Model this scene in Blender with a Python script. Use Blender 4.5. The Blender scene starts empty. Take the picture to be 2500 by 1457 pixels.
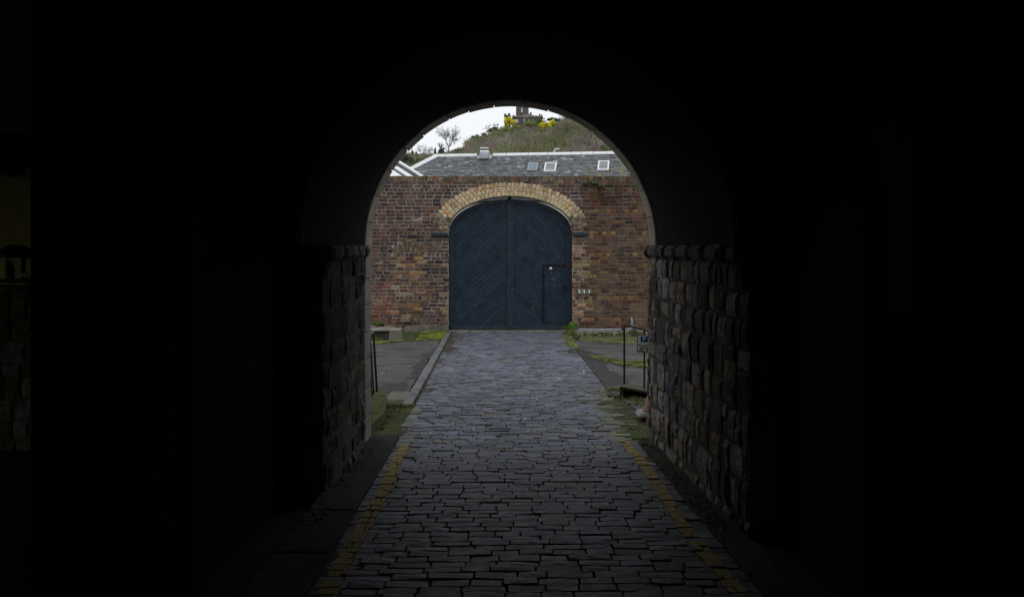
import bpy, math, random
import numpy as np
from mathutils import Vector, Matrix, noise

R = random.Random(11)
scene = bpy.context.scene
COL = scene.collection

# ------------------------------------------------------------------ camera
F, CX, CY, CZ = 2300.0, 1250.0, 605.0, 1.6      # focal length / principal point in photo pixels, eye height
cam_d = bpy.data.cameras.new('camera')
cam_d.sensor_width = 36
cam_d.lens = 36 * F / 2500
cam_d.shift_y = -(728.5 - CY) / 2500
cam_d.clip_start, cam_d.clip_end = 0.05, 3000
cam = bpy.data.objects.new('camera', cam_d)
cam.location = (0, 0, CZ)
cam.rotation_euler = (math.radians(90), 0, 0)
COL.objects.link(cam)
scene.camera = cam

# ------------------------------------------------------------------ sky, sun, exposure
SUN_EL, SUN_AZ = math.radians(60), math.radians(140)
world = bpy.data.worlds.new('World')
scene.world = world
world.use_nodes = True
wn, wl = world.node_tree.nodes, world.node_tree.links
wn.clear()
w_out = wn.new('ShaderNodeOutputWorld')
w_bg = wn.new('ShaderNodeBackground')
w_sky = wn.new('ShaderNodeTexSky')
w_sky.sky_type = 'NISHITA'
w_sky.sun_disc = False
w_sky.sun_elevation = SUN_EL
w_sky.sun_rotation = SUN_AZ
w_sky.dust_density = 6.0
w_hs = wn.new('ShaderNodeHueSaturation')
w_hs.inputs['Saturation'].default_value = 0.16      # overcast: nearly no blue left
w_hs.inputs['Value'].default_value = 1.0
w_bg.inputs['Strength'].default_value = 0.12
wl.new(w_sky.outputs[0], w_hs.inputs['Color'])
# a closed layer of pale cloud over the clear sky, thinner in places
w_tc = wn.new('ShaderNodeTexCoord')
w_nz = wn.new('ShaderNodeTexNoise')
w_nz.inputs['Scale'].default_value = 2.2
w_nz.inputs['Detail'].default_value = 7
w_mr = wn.new('ShaderNodeMapRange')
w_mr.inputs['From Min'].default_value, w_mr.inputs['From Max'].default_value = 0.3, 0.7
w_mr.inputs['To Min'].default_value, w_mr.inputs['To Max'].default_value = 0.76, 0.97
w_mx = wn.new('ShaderNodeMix')
w_mx.data_type = 'RGBA'
w_mx.inputs[7].default_value = (7.9, 8.15, 8.5, 1)
wl.new(w_tc.outputs['Generated'], w_nz.inputs['Vector'])
wl.new(w_nz.outputs['Fac'], w_mr.inputs['Value'])
wl.new(w_mr.outputs[0], w_mx.inputs['Factor'])
wl.new(w_hs.outputs[0], w_mx.inputs[6])
wl.new(w_mx.outputs[2], w_bg.inputs['Color'])
wl.new(w_bg.outputs[0], w_out.inputs['Surface'])

sun_d = bpy.data.lights.new('sun', 'SUN')
sun_d.energy = 0.5
sun_d.angle = math.radians(30)
sun_d.color = (1.0, 0.97, 0.92)
sun = bpy.data.objects.new('sun', sun_d)
sun.rotation_euler = (math.pi / 2 - SUN_EL, 0, math.pi - SUN_AZ)
COL.objects.link(sun)

vs = scene.view_settings
vs.view_transform = 'Standard'
vs.look = 'None'
vs.gamma = 1.0
vs.use_curve_mapping = False
vs.exposure = 0.16
scene.cycles.max_bounces = 8
scene.cycles.diffuse_bounces = 5
scene.cycles.glossy_bounces = 3

# ------------------------------------------------------------------ helpers
W = {}                                            # world matrix of every possible parent


def at(px, py, d):
    return Vector(((px - CX) * d / F, d, CZ - (py - CY) * d / F))


def gx(px, d):
    return (px - CX) * d / F


def gzz(py, d):
    return CZ - (py - CY) * d / F


def gz(d):                                        # the street falls gently towards the gate
    return -0.0245 * max(-12.0, min(d, 25.6))


def gd(py):                                       # distance at which the street shows at this row
    return 1.6 / ((py - CY) / F - 0.0245)


def nz(x, y, z=0.0):
    return noise.noise(Vector((x, y, z)))


def sm(a, b, x):
    t = max(0.0, min(1.0, (x - a) / (b - a)))
    return t * t * (3 - 2 * t)


def setp(o, parent):
    if parent is not None:
        o.parent = parent
        o.matrix_parent_inverse = W.get(parent.name, Matrix()).inverted()


def tag(o, label=None, cat=None, group=None, kind=None):
    if label: o['label'] = label
    if cat: o['category'] = cat
    if group: o['group'] = group
    if kind: o['kind'] = kind
    return o


def thing(name, loc, label, cat, group=None):
    o = bpy.data.objects.new(name, None)
    o.empty_display_size = 0.2
    o.location = loc
    COL.objects.link(o)
    W[o.name] = Matrix.Translation(Vector(loc))
    return tag(o, label, cat, group)


def raw_mesh(name, V, Fc, cols=None, smooth=False):
    me = bpy.data.meshes.new(name)
    me.from_pydata([tuple(v) for v in V], [], Fc)
    att = me.color_attributes.new('tint', 'FLOAT_COLOR', 'CORNER')
    n = len(me.loops)
    arr = np.ones((n, 4), dtype=np.float32)
    if cols is not None:
        k = 0
        for f, c in zip(Fc, cols):
            m = len(f)
            arr[k:k + m, :3] = c
            k += m
    att.data.foreach_set('color', arr.ravel())
    if smooth:
        me.polygons.foreach_set('use_smooth', [True] * len(me.polygons))
    me.update()
    return me


def tri_mesh(name, V, T, C):
    """numpy: V (n,3), T (m,3), C (m,3) one colour per triangle"""
    me = bpy.data.meshes.new(name)
    me.vertices.add(len(V))
    me.vertices.foreach_set('co', np.asarray(V, np.float32).ravel())
    m = len(T)
    me.loops.add(m * 3)
    me.loops.foreach_set('vertex_index', np.asarray(T, np.int32).ravel())
    me.polygons.add(m)
    me.polygons.foreach_set('loop_start', np.arange(0, m * 3, 3, dtype=np.int32))
    me.update(calc_edges=True)
    att = me.color_attributes.new('tint', 'FLOAT_COLOR', 'CORNER')
    arr = np.ones((m, 3, 4), np.float32)
    arr[:, :, :3] = np.asarray(C, np.float32)[:, None, :]
    att.data.foreach_set('color', arr.ravel())
    me.update()
    return me


def link(name, me, mat, parent=None, kind=None):
    if mat is not None and len(me.materials) == 0:
        me.materials.append(mat)
    o = bpy.data.objects.new(name, me)
    COL.objects.link(o)
    W[o.name] = Matrix()
    setp(o, parent)
    if kind: o['kind'] = kind
    return o


class MB:
    def __init__(s):
        s.v, s.f, s.c = [], [], []

    def add(s, V, Fc, col=(1, 1, 1)):
        b = len(s.v)
        s.v += [Vector(p) for p in V]
        s.f += [tuple(i + b for i in f) for f in Fc]
        s.c += [col] * len(Fc)
        return s

    def hexa(s, p, col=(1, 1, 1)):                # 8 points: bottom ring, top ring
        return s.add(p, [(3, 2, 1, 0), (4, 5, 6, 7), (0, 1, 5, 4), (1, 2, 6, 5), (2, 3, 7, 6), (3, 0, 4, 7)], col)

    def box(s, x0, x1, y0, y1, z0, z1, col=(1, 1, 1)):
        return s.hexa([(x0, y0, z0), (x1, y0, z0), (x1, y1, z0), (x0, y1, z0),
                       (x0, y0, z1), (x1, y0, z1), (x1, y1, z1), (x0, y1, z1)], col)

    def bbox(s, x0, x1, y0, y1, z0, z1, b=0.01, col=(1, 1, 1)):   # box with chamfered edges
        V = []
        for z, k in ((z0, b), (z0 + b, 0), (z1 - b, 0), (z1, b)):
            for (sx, sy) in ((0, 0), (1, 0), (1, 1), (0, 1)):
                X = (x1 if sx else x0); Y = (y1 if sy else y0)
                dx = b if sx == 0 else -b; dy = b if sy == 0 else -b
                if k:
                    V += [(X + dx, Y + dy, z)] * 2
                else:
                    if (sx, sy) in ((0, 0), (1, 1)): V += [(X, Y + dy, z), (X + dx, Y, z)]
                    else: V += [(X + dx, Y, z), (X, Y + dy, z)]
        Fc = [tuple(reversed(range(0, 8))), tuple(range(24, 32))]
        for r in range(3):
            for i in range(8):
                j = (i + 1) % 8
                Fc.append((r * 8 + i, r * 8 + j, r * 8 + 8 + j, r * 8 + 8 + i))
        return s.add(V, Fc, col)

    def prism(s, poly, z0, z1, col=(1, 1, 1)):    # plan polygon, counter-clockwise
        n = len(poly)
        V = [(x, y, z0) for x, y in poly] + [(x, y, z1) for x, y in poly]
        Fc = [tuple(reversed(range(n))), tuple(range(n, 2 * n))]
        Fc += [(i, (i + 1) % n, n + (i + 1) % n, n + i) for i in range(n)]
        return s.add(V, Fc, col)

    def xz(s, poly, y0, y1, col=(1, 1, 1)):       # x-z polygon extruded along y
        n = len(poly)
        V = [(x, y0, z) for x, z in poly] + [(x, y1, z) for x, z in poly]
        Fc = [tuple(range(n)), tuple(reversed(range(n, 2 * n)))]
        Fc += [((i + 1) % n, i, n + i, n + (i + 1) % n) for i in range(n)]
        return s.add(V, Fc, col)

    def tube(s, pts, r, n=8, col=(1, 1, 1), cap=True):
        pts = [Vector(p) for p in pts]
        rr = r if isinstance(r, (list, tuple)) else [r] * len(pts)
        V, Fc = [], []
        ref = None
        for i, p in enumerate(pts):
            a = pts[max(0, i - 1)]; b = pts[min(len(pts) - 1, i + 1)]
            t = (b - a).normalized()
            if ref is None:
                ref = Vector((0, 0, 1)) if abs(t.z) < 0.9 else Vector((1, 0, 0))
            u = t.cross(ref)
            if u.length < 1e-4: u = t.orthogonal()
            u.normalize(); w = t.cross(u)
            ref = -w if False else ref
            for k in range(n):
                an = 2 * math.pi * k / n
                V.append(p + (u * math.cos(an) + w * math.sin(an)) * rr[i])
        for i in range(len(pts) - 1):
            for k in range(n):
                k2 = (k + 1) % n
                Fc.append((i * n + k, i * n + k2, (i + 1) * n + k2, (i + 1) * n + k))
        if cap:
            Fc.append(tuple(reversed(range(n))))
            Fc.append(tuple(range((len(pts) - 1) * n, len(pts) * n)))
        return s.add(V, Fc, col)

    def lathe(s, c, prof, n=20, col=(1, 1, 1)):   # profile (r, z) about a vertical axis
        V, Fc = [], []
        for r, z in prof:
            for k in range(n):
                an = 2 * math.pi * k / n
                V.append((c[0] + r * math.cos(an), c[1] + r * math.sin(an), c[2] + z))
        for i in range(len(prof) - 1):
            for k in range(n):
                k2 = (k + 1) % n
                Fc.append((i * n + k, i * n + k2, (i + 1) * n + k2, (i + 1) * n + k))
        Fc.append(tuple(reversed(range(n))))
        Fc.append(tuple(range((len(prof) - 1) * n, len(prof) * n)))
        return s.add(V, Fc, col)

    def build(s, name, mat, parent=None, kind=None, smooth=False):
        return link(name, raw_mesh(name, s.v, s.f, s.c, smooth), mat, parent, kind)


def pieces(parent, name, pool, items, mat, limit=300, rest=None):
    """items: (variant, matrix, colour, size in the picture). The largest become objects that share meshes,
    the others one joined part."""
    items = sorted(items, key=lambda t: -t[3])
    meshes = []
    for V, Fc in pool:
        me = raw_mesh(name, V, Fc)
        me.materials.append(mat)
        meshes.append(me)
    for k, m, c, _ in items[:limit]:
        o = bpy.data.objects.new(name, meshes[k])
        o.matrix_basis = m
        o.color = (c[0], c[1], c[2], 1)
        COL.objects.link(o)
        setp(o, parent)
    if len(items) > limit:
        mb = MB()
        for k, m, c, _ in items[limit:]:
            V, Fc = pool[k]
            mb.add([m @ Vector(v) for v in V], Fc, c)
        mb.build(rest or name, mat, parent, kind='stuff')


def in_view(p):
    if p.y < 0.5: return 0
    x = CX + p.x * F / p.y; y = CY - (p.z - CZ) * F / p.y
    return 0 < x < 2500 and 0 < y < 1457


def screen(p):
    return CX + p.x * F / p.y, CY - (p.z - CZ) * F / p.y


# ------------------------------------------------------------------ materials
def mat(name, base=None, rough=0.85, var=0.35, scale=6.0, bump=0.4, bscale=40.0, spec=0.3, metal=0.0,
        stain=None, stain_scale=1.2, stain_lo=0.5, stain_hi=0.7, rough_var=0.0, bdist=0.01):
    m = bpy.data.materials.new(name)
    m.use_nodes = True
    N, L = m.node_tree.nodes, m.node_tree.links
    b = N['Principled BSDF']
    b.inputs['Roughness'].default_value = rough
    b.inputs['Metallic'].default_value = metal
    b.inputs['Specular IOR Level'].default_value = spec
    geo = N.new('ShaderNodeNewGeometry')
    pos = geo.outputs['Position']
    if base is None:
        a = N.new('ShaderNodeAttribute'); a.attribute_name = 'tint'
        oi = N.new('ShaderNodeObjectInfo')
        mx = N.new('ShaderNodeMix'); mx.data_type = 'RGBA'; mx.blend_type = 'MULTIPLY'
        mx.inputs['Factor'].default_value = 1
        L.new(a.outputs['Color'], mx.inputs[6]); L.new(oi.outputs['Color'], mx.inputs[7])
        col = mx.outputs[2]
    else:
        rgb = N.new('ShaderNodeRGB'); rgb.outputs[0].default_value = (*base, 1)
        col = rgb.outputs[0]
    if var > 0:
        n1 = N.new('ShaderNodeTexNoise'); n1.inputs['Scale'].default_value = scale
        n1.inputs['Detail'].default_value = 6; n1.inputs['Roughness'].default_value = 0.65
        L.new(pos, n1.inputs['Vector'])
        mr = N.new('ShaderNodeMapRange')
        mr.inputs['From Min'].default_value = 0.25; mr.inputs['From Max'].default_value = 0.75
        mr.inputs['To Min'].default_value = 1 - var; mr.inputs['To Max'].default_value = 1 + var
        L.new(n1.outputs['Fac'], mr.inputs['Value'])
        vm = N.new('ShaderNodeVectorMath'); vm.operation = 'SCALE'
        L.new(col, vm.inputs[0]); L.new(mr.outputs[0], vm.inputs['Scale'])
        col = vm.outputs[0]
        if rough_var:
            mr2 = N.new('ShaderNodeMapRange')
            mr2.inputs['From Min'].default_value = 0.3; mr2.inputs['From Max'].default_value = 0.7
            mr2.inputs['To Min'].default_value = rough - rough_var; mr2.inputs['To Max'].default_value = rough + rough_var
            L.new(n1.outputs['Fac'], mr2.inputs['Value']); L.new(mr2.outputs[0], b.inputs['Roughness'])
    if stain is not None:
        n2 = N.new('ShaderNodeTexNoise'); n2.inputs['Scale'].default_value = stain_scale
        n2.inputs['Detail'].default_value = 8; n2.inputs['Roughness'].default_value = 0.7
        L.new(pos, n2.inputs['Vector'])
        mr3 = N.new('ShaderNodeMapRange')
        mr3.inputs['From Min'].default_value = stain_lo; mr3.inputs['From Max'].default_value = stain_hi
        L.new(n2.outputs['Fac'], mr3.inputs['Value'])
        m3 = N.new('ShaderNodeMix'); m3.data_type = 'RGBA'
        L.new(mr3.outputs[0], m3.inputs['Factor']); L.new(col, m3.inputs[6])
        m3.inputs[7].default_value = (*stain, 1)
        col = m3.outputs[2]
    L.new(col, b.inputs['Base Color'])
    if bump > 0:
        n3 = N.new('ShaderNodeTexNoise'); n3.inputs['Scale'].default_value = bscale
        n3.inputs['Detail'].default_value = 5; n3.inputs['Roughness'].default_value = 0.6
        L.new(pos, n3.inputs['Vector'])
        bp = N.new('ShaderNodeBump'); bp.inputs['Strength'].default_value = bump
        bp.inputs['Distance'].default_value = bdist
        L.new(n3.outputs['Fac'], bp.inputs['Height']); L.new(bp.outputs[0], b.inputs['Normal'])
    return m


M_BRICK = mat('brick', None, 0.9, 0.5, 22, 0.6, 70, stain=(0.035, 0.028, 0.022), stain_scale=2.2, stain_lo=0.56, stain_hi=0.78)
M_MORTAR = mat('mortar', (0.33, 0.295, 0.26), 0.95, 0.4, 9, 0.5, 60, stain=(0.12, 0.1, 0.085), stain_scale=0.9, stain_lo=0.46, stain_hi=0.64)
nt = M_BRICK.node_tree                             # lime bloom and washed-out mortar smeared over the bricks
bs = nt.nodes['Principled BSDF']
src = bs.inputs['Base Color'].links[0].from_socket
ge = nt.nodes.new('ShaderNodeNewGeometry')
nn_ = nt.nodes.new('ShaderNodeTexNoise'); nn_.inputs['Scale'].default_value = 1.4; nn_.inputs['Detail'].default_value = 9; nn_.inputs['Roughness'].default_value = 0.75
nt.links.new(ge.outputs['Position'], nn_.inputs['Vector'])
mrb = nt.nodes.new('ShaderNodeMapRange')
mrb.inputs['From Min'].default_value, mrb.inputs['From Max'].default_value = 0.5, 0.72
mrb.inputs['To Max'].default_value = 0.6
nt.links.new(nn_.outputs['Fac'], mrb.inputs['Value'])
mm = nt.nodes.new('ShaderNodeMix'); mm.data_type = 'RGBA'
mm.inputs[7].default_value = (0.22, 0.185, 0.15, 1)
nt.links.new(mrb.outputs[0], mm.inputs['Factor']); nt.links.new(src, mm.inputs[6]); nt.links.new(mm.outputs[2], bs.inputs['Base Color'])
nt = M_MORTAR.node_tree                            # right of the gate the joints were repointed in darker mortar
bs = nt.nodes['Principled BSDF']
src = bs.inputs['Base Color'].links[0].from_socket
sx = nt.nodes.new('ShaderNodeSeparateXYZ'); ge = nt.nodes.new('ShaderNodeNewGeometry')
nt.links.new(ge.outputs['Position'], sx.inputs[0])
mrx = nt.nodes.new('ShaderNodeMapRange')
mrx.inputs['From Min'].default_value, mrx.inputs['From Max'].default_value = 1.85, 2.1
nt.links.new(sx.outputs['X'], mrx.inputs['Value'])
mm = nt.nodes.new('ShaderNodeMix'); mm.data_type = 'RGBA'
mm.inputs[7].default_value = (0.15, 0.12, 0.09, 1)
nt.links.new(mrx.outputs[0], mm.inputs['Factor']); nt.links.new(src, mm.inputs[6]); nt.links.new(mm.outputs[2], bs.inputs['Base Color'])
M_STONE = mat('rubble_stone', None, 0.95, 0.6, 11, 1.0, 30, spec=0.05, bdist=0.03, stain=(0.02, 0.019, 0.017), stain_scale=5, stain_lo=0.5, stain_hi=0.7)
M_LIME = mat('old_mortar', (0.085, 0.077, 0.066), 0.95, 0.4, 10, 0.9, 30, spec=0.05, bdist=0.02)
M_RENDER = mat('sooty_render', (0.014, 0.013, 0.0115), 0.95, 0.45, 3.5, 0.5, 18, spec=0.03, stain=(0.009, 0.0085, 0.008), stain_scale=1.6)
M_ASHLAR = mat('ashlar', None, 0.85, 0.3, 8, 0.4, 40, stain=(0.04, 0.037, 0.033), stain_scale=4, stain_lo=0.52, stain_hi=0.72)
M_WARM_LIT = mat('warm_lit_plaster', (0.4, 0.2, 0.07), 0.9, 0.3, 4, 0.3, 30)  # orange base paints in a faint warm light
M_CREAM = mat('cream_plaster', (0.62, 0.55, 0.18), 0.9, 0.25, 4, 0.3, 30)  # yellowish plaster, deepened to carry a dim yellow glow
M_SETT = mat('wet_granite_sett', None, 0.6, 0.42, 17, 0.9, 60, spec=0.115, rough_var=0.14, bdist=0.006, stain=(0.045, 0.043, 0.04), stain_scale=5, stain_lo=0.58, stain_hi=0.74)
M_BED = mat('joint_dirt', (0.045, 0.04, 0.03), 0.9, 0.5, 12, 0.8, 60, spec=0.05, stain=(0.03, 0.04, 0.012), stain_scale=3)
M_TARMAC = mat('tarmac', (0.064, 0.063, 0.063), 0.8, 0.45, 3.5, 0.9, 120, spec=0.2, bdist=0.006,
               stain=(0.03, 0.03, 0.029), stain_scale=1.6, stain_lo=0.48, stain_hi=0.62)
M_TARMAC2 = mat('tarmac_repair', (0.022, 0.022, 0.024), 0.75, 0.4, 5, 0.9, 120, spec=0.2, bdist=0.006)
M_PAVE = mat('stone_paving', None, 0.9, 0.35, 7, 0.5, 50, spec=0.06, stain=(0.035, 0.045, 0.014), stain_scale=3.0, stain_lo=0.5, stain_hi=0.68)
M_MOSSY = mat('mossy_stone', None, 0.95, 0.5, 7, 0.6, 40, stain=(0.03, 0.036, 0.012), stain_scale=3.5, stain_lo=0.45, stain_hi=0.65)
M_YELLOW = mat('yellow_paint', (0.27, 0.21, 0.08), 0.8, 0.35, 16, 0.8, 50, spec=0.08, stain=(0.08, 0.07, 0.05), stain_scale=14, stain_lo=0.56, stain_hi=0.72)
M_GATE = mat('gate_paint', (0.0195, 0.032, 0.047), 0.5, 0.3, 5, 0.35, 35, spec=0.4, rough_var=0.1)
M_BOARD = mat('gate_board_paint', None, 0.5, 0.35, 4, 0.4, 35, spec=0.35, rough_var=0.12, stain=(0.03, 0.042, 0.058), stain_scale=3.5, stain_lo=0.56, stain_hi=0.74)
M_GATEDK = mat('gate_gap', (0.006, 0.007, 0.009), 0.8, 0, 1, 0)
M_IRON = mat('black_iron', (0.008, 0.008, 0.009), 0.55, 0.3, 30, 0.3, 80)
M_ROD = mat('railing_iron', (0.011, 0.009, 0.009), 0.5, 0.4, 30, 0.4, 80)
M_PIPE = mat('grey_plastic', (0.25, 0.27, 0.32), 0.45, 0.15, 10, 0.1, 40, stain=(0.12, 0.09, 0.07), stain_scale=6, stain_lo=0.58, stain_hi=0.7)
M_LEAD = mat('lead_white', (0.68, 0.7, 0.72), 0.5, 0.08, 4, 0.15, 20)
M_ZINC = mat('zinc', (0.36, 0.39, 0.43), 0.45, 0.2, 6, 0.2, 20)
M_SLATE = mat('slate', None, 0.6, 0.35, 12, 0.5, 50, spec=0.4)
M_UNDER = mat('slate_underlay', (0.03, 0.032, 0.036), 0.9, 0.2, 5, 0)
M_SLAT = mat('grey_slat', (0.4, 0.41, 0.42), 0.5, 0.15, 8, 0)
M_GLASS = mat('skylight_glass', (0.1, 0.15, 0.2), 0.25, 0.1, 5, 0, spec=0.8)
M_WHITE = mat('white_paint', (0.75, 0.76, 0.77), 0.5, 0.1, 8, 0)
M_PALE = mat('pale_render', (0.6, 0.58, 0.54), 0.9, 0.12, 3, 0.2, 30)
M_HILL = mat('hill_soil', (0.13, 0.112, 0.085), 0.95, 0.45, 0.12, 0.3, 2, stain=(0.09, 0.105, 0.045), stain_scale=0.05, stain_lo=0.45, stain_hi=0.65)
M_VEG = mat('foliage', None, 0.8, 0.25, 0.8, 0)
M_TWIG = mat('twigs', None, 0.9, 0.2, 0.5, 0)
M_CASTLE = mat('castle_stone', (0.105, 0.095, 0.09), 0.95, 0.35, 1.5, 0.4, 6, stain=(0.04, 0.038, 0.036), stain_scale=0.7)
M_CASTLE_L = mat('castle_pale_stone', (0.26, 0.235, 0.21), 0.95, 0.25, 1.5, 0.4, 6)
M_GROUND = mat('ground_dirt', (0.045, 0.042, 0.034), 0.95, 0.4, 0.8, 0.4, 20, spec=0.02)
M_ORANGE = mat('cone_orange', (0.24, 0.075, 0.04), 0.55, 0.25, 12, 0.1, 40, stain=(0.08, 0.05, 0.04), stain_scale=7, stain_lo=0.55, stain_hi=0.7)
M_CONEBASE = mat('cone_base', (0.2, 0.2, 0.21), 0.7, 0.25, 12, 0.3, 40)
M_YEL2 = mat('yellow_enamel', (0.62, 0.4, 0.02), 0.4, 0.1, 8, 0)
M_SIGN = mat('sign_white', (0.78, 0.8, 0.78), 0.45, 0.08, 8, 0)
M_BLUE = mat('sign_blue', (0.012, 0.05, 0.3), 0.45, 0.05, 8, 0)
M_BLACK = mat('sign_black', (0.008, 0.008, 0.01), 0.5, 0, 8, 0)
M_RED = mat('red_reflector', (0.5, 0.03, 0.02), 0.3, 0, 8, 0)
M_LITTER = mat('pale_litter', (0.6, 0.6, 0.56), 0.8, 0.1, 8, 0)
M_STEEL = mat('bright_steel', (0.6, 0.6, 0.62), 0.3, 0.1, 8, 0, metal=0.8)
M_CONC = mat('concrete', (0.17, 0.155, 0.13), 0.92, 0.35, 5, 0.6, 40, stain=(0.05, 0.05, 0.03), stain_scale=2.6, stain_lo=0.48, stain_hi=0.66)


# ------------------------------------------------------------------ shared piece shapes
def brick_shape(rnd, bev=0.05, hbev=0.11):
    j = lambda a: rnd.uniform(-a, a)
    o = [(-.5 + j(.012), .0, -.5 + j(.035)), (.5 + j(.012), .0, -.5 + j(.035)), (.5 + j(.012), .0, .5 + j(.035)), (-.5 + j(.012), .0, .5 + j(.035))]
    V = [(x, 1.0, z) for x, y, z in o]
    V += [(x, 0.10, z) for x, y, z in o]
    V += [(x * (1 - 2 * bev) + j(.012), j(.05), z * (1 - 2 * hbev) + j(.03)) for x, y, z in o]
    Fc = []
    for r in range(2):
        for i in range(4):
            k = (i + 1) % 4
            Fc.append((r * 4 + i, r * 4 + k, r * 4 + 4 + k, r * 4 + 4 + i))
    Fc.append((8, 9, 10, 11))
    return V, Fc


def stone_shape(rnd, nu=5, nv=4, rough=0.5):
    """rock-faced stone: u, v in -.5 ... .5, n outwards in 0 ... 1 (back at -1)"""
    V, Fc = [], []
    s = rnd.uniform(0, 100)
    for b in range(nv):
        for a in range(nu):
            u, v = a / (nu - 1) - .5, b / (nv - 1) - .5
            e = (a in (0, nu - 1)) + (b in (0, nv - 1))
            n = 0.75 + rough * noise.noise(Vector((u * 3.1 + s, v * 2.7, s)))
            uu, vv = u, v
            if e:
                n = -0.1 + 0.15 * noise.noise(Vector((u * 5 + s, v * 5, 3)))
                uu += .05 * noise.noise(Vector((v * 3.0, s, 1))) ; vv += .07 * noise.noise(Vector((u * 3.0, s, 7)))
                if e == 2: uu *= .94; vv *= .92
            else:
                uu *= 1.5; vv *= 1.42
            V.append((uu, vv, n))
    for b in range(nv - 1):
        for a in range(nu - 1):
            i = b * nu + a
            Fc.append((i, i + 1, i + nu + 1, i + nu))
    ring = [a for a in range(nu)] + [b * nu + nu - 1 for b in range(1, nv)] + \
           [(nv - 1) * nu + a for a in range(nu - 2, -1, -1)] + [b * nu for b in range(nv - 2, 0, -1)]
    base = len(V)
    for i in ring: V.append((V[i][0], V[i][1], -1.0))
    m = len(ring)
    for k in range(m):
        k2 = (k + 1) % m
        Fc.append((ring[k2], ring[k], base + k, base + k2))
    return V, Fc


def sett_shape(rnd):
    j = lambda a: rnd.uniform(-a, a)
    c = rnd.uniform(.015, .04)
    d = rnd.uniform(.08, .17)
    o = [(-.5 + c, -.5), (0, -.5 + j(.05)), (.5 - c, -.5), (.5, -.5 + d), (.5, .5 - d), (.5 - c, .5), (0, .5 + j(.05)), (-.5 + c, .5), (-.5, .5 - d), (-.5, -.5 + d)]
    o = [(x + j(.01), y + j(.035)) for x, y in o]
    n = len(o)
    V = [(x, y, -.09) for x, y in o] + [(x, y, -.012 + j(.003)) for x, y in o]
    V += [(x * .975, y * .935, j(.0025)) for x, y in o]
    V += [(j(.2), j(.1), rnd.uniform(.0, .007))]
    Fc = []
    for r in range(2):
        for i in range(n):
            k = (i + 1) % n
            Fc.append((r * n + i, r * n + k, (r + 1) * n + k, (r + 1) * n + i))
    for i in range(n):
        Fc.append((2 * n + i, 2 * n + (i + 1) % n, 3 * n))
    return V, Fc


RB = random.Random(5)
BRICKS = [brick_shape(RB) for _ in range(14)]
HEADS = [brick_shape(RB, .10, .11) for _ in range(10)]
STONES = [stone_shape(RB) for _ in range(28)]
SETTS = [sett_shape(RB) for _ in range(24)]


def clip(poly, p, n):
    """keep the side of a 2-D polygon where (q - p).n >= 0"""
    out = []
    for i in range(len(poly)):
        a, b = poly[i], poly[(i + 1) % len(poly)]
        da = (a[0] - p[0]) * n[0] + (a[1] - p[1]) * n[1]
        db = (b[0] - p[0]) * n[0] + (b[1] - p[1]) * n[1]
        if da >= 0: out.append(a)
        if (da >= 0) != (db >= 0):
            t = da / (da - db)
            out.append((a[0] + (b[0] - a[0]) * t, a[1] + (b[1] - a[1]) * t))
    return out


def clip_convex(poly, hull):                      # hull counter-clockwise
    for i in range(len(hull)):
        a, b = hull[i], hull[(i + 1) % len(hull)]
        poly = clip(poly, a, (-(b[1] - a[1]), b[0] - a[0]))
        if len(poly) < 3: return []
    return poly


def arch_panel(mb, x0, x1, z0, z1, curve, y0, y1):
    """upright slab from y0 to y1 with an arched opening; curve runs from the left foot to the right foot"""
    def q(a, b, c, d):
        mb.add([(p[0], y0, p[1]) for p in (a, b, c, d)], [(0, 1, 2, 3)])
        mb.add([(p[0], y1, p[1]) for p in (a, b, c, d)], [(3, 2, 1, 0)])
    xl, xr = curve[0][0], curve[-1][0]
    q((x0, z0), (xl, z0), (xl, z1), (x0, z1))
    q((xr, z0), (x1, z0), (x1, z1), (xr, z1))
    for a, b in zip(curve, curve[1:]):
        if b[0] - a[0] > 1e-5: q(a, b, (b[0], z1), (a[0], z1))
        mb.add([(a[0], y0, a[1]), (b[0], y0, b[1]), (b[0], y1, b[1]), (a[0], y1, a[1])], [(0, 1, 2, 3)])
    mb.add([(x0, y0, z1), (x1, y0, z1), (x1, y1, z1), (x0, y1, z1)], [(0, 1, 2, 3)])
    mb.add([(x0, y0, z0), (x0, y0, z1), (x0, y1, z1), (x0, y1, z0)], [(0, 1, 2, 3)])
    mb.add([(x1, y0, z0), (x1, y0, z1), (x1, y1, z1), (x1, y1, z0)], [(3, 2, 1, 0)])


def semi(xc, zs, r, z0, n=40, b=None):
    b = b or r
    return [(xc - r, z0)] + [(xc - r * math.cos(math.pi * i / n), zs + b * math.sin(math.pi * i / n)) for i in range(n + 1)] + [(xc + r, z0)]


# ================================================================== GROUND
mb = MB()
rows = [(-300, gz(-12) - .06), (-12, gz(-12) - .06), (25.6, gz(25.6) - .06), (45, -.75), (70, 0.5), (100, 2.0), (150, 8.0), (205, 14.0)]
xs = [-400, -60, -10, 10, 60, 400]
for d, z in rows:
    for x in xs: mb.v.append(Vector((x, d, z)))
for i in range(len(rows) - 1):
    for k in range(len(xs) - 1):
        a = i * len(xs) + k
        mb.f.append((a, a + 1, a + len(xs) + 1, a + len(xs))); mb.c.append((1, 1, 1))
mb.build('ground', M_GROUND, kind='structure')


# ================================================================== COBBLED ROAD
D_EXIT = 9.12
SPRING = 1.62


def axis(d):                                      # centre line of the passage, turned slightly off the view
    return -0.016 - 0.0152 * (d - 9.1)


def road_l(d):
    if d < 9.0: return axis(d) - 1.07
    if d < 9.9: return -1.16
    if d < 11.2: return -1.16 - 0.0 * d
    return -1.16 - (d - 11.2) * 0.030


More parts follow.
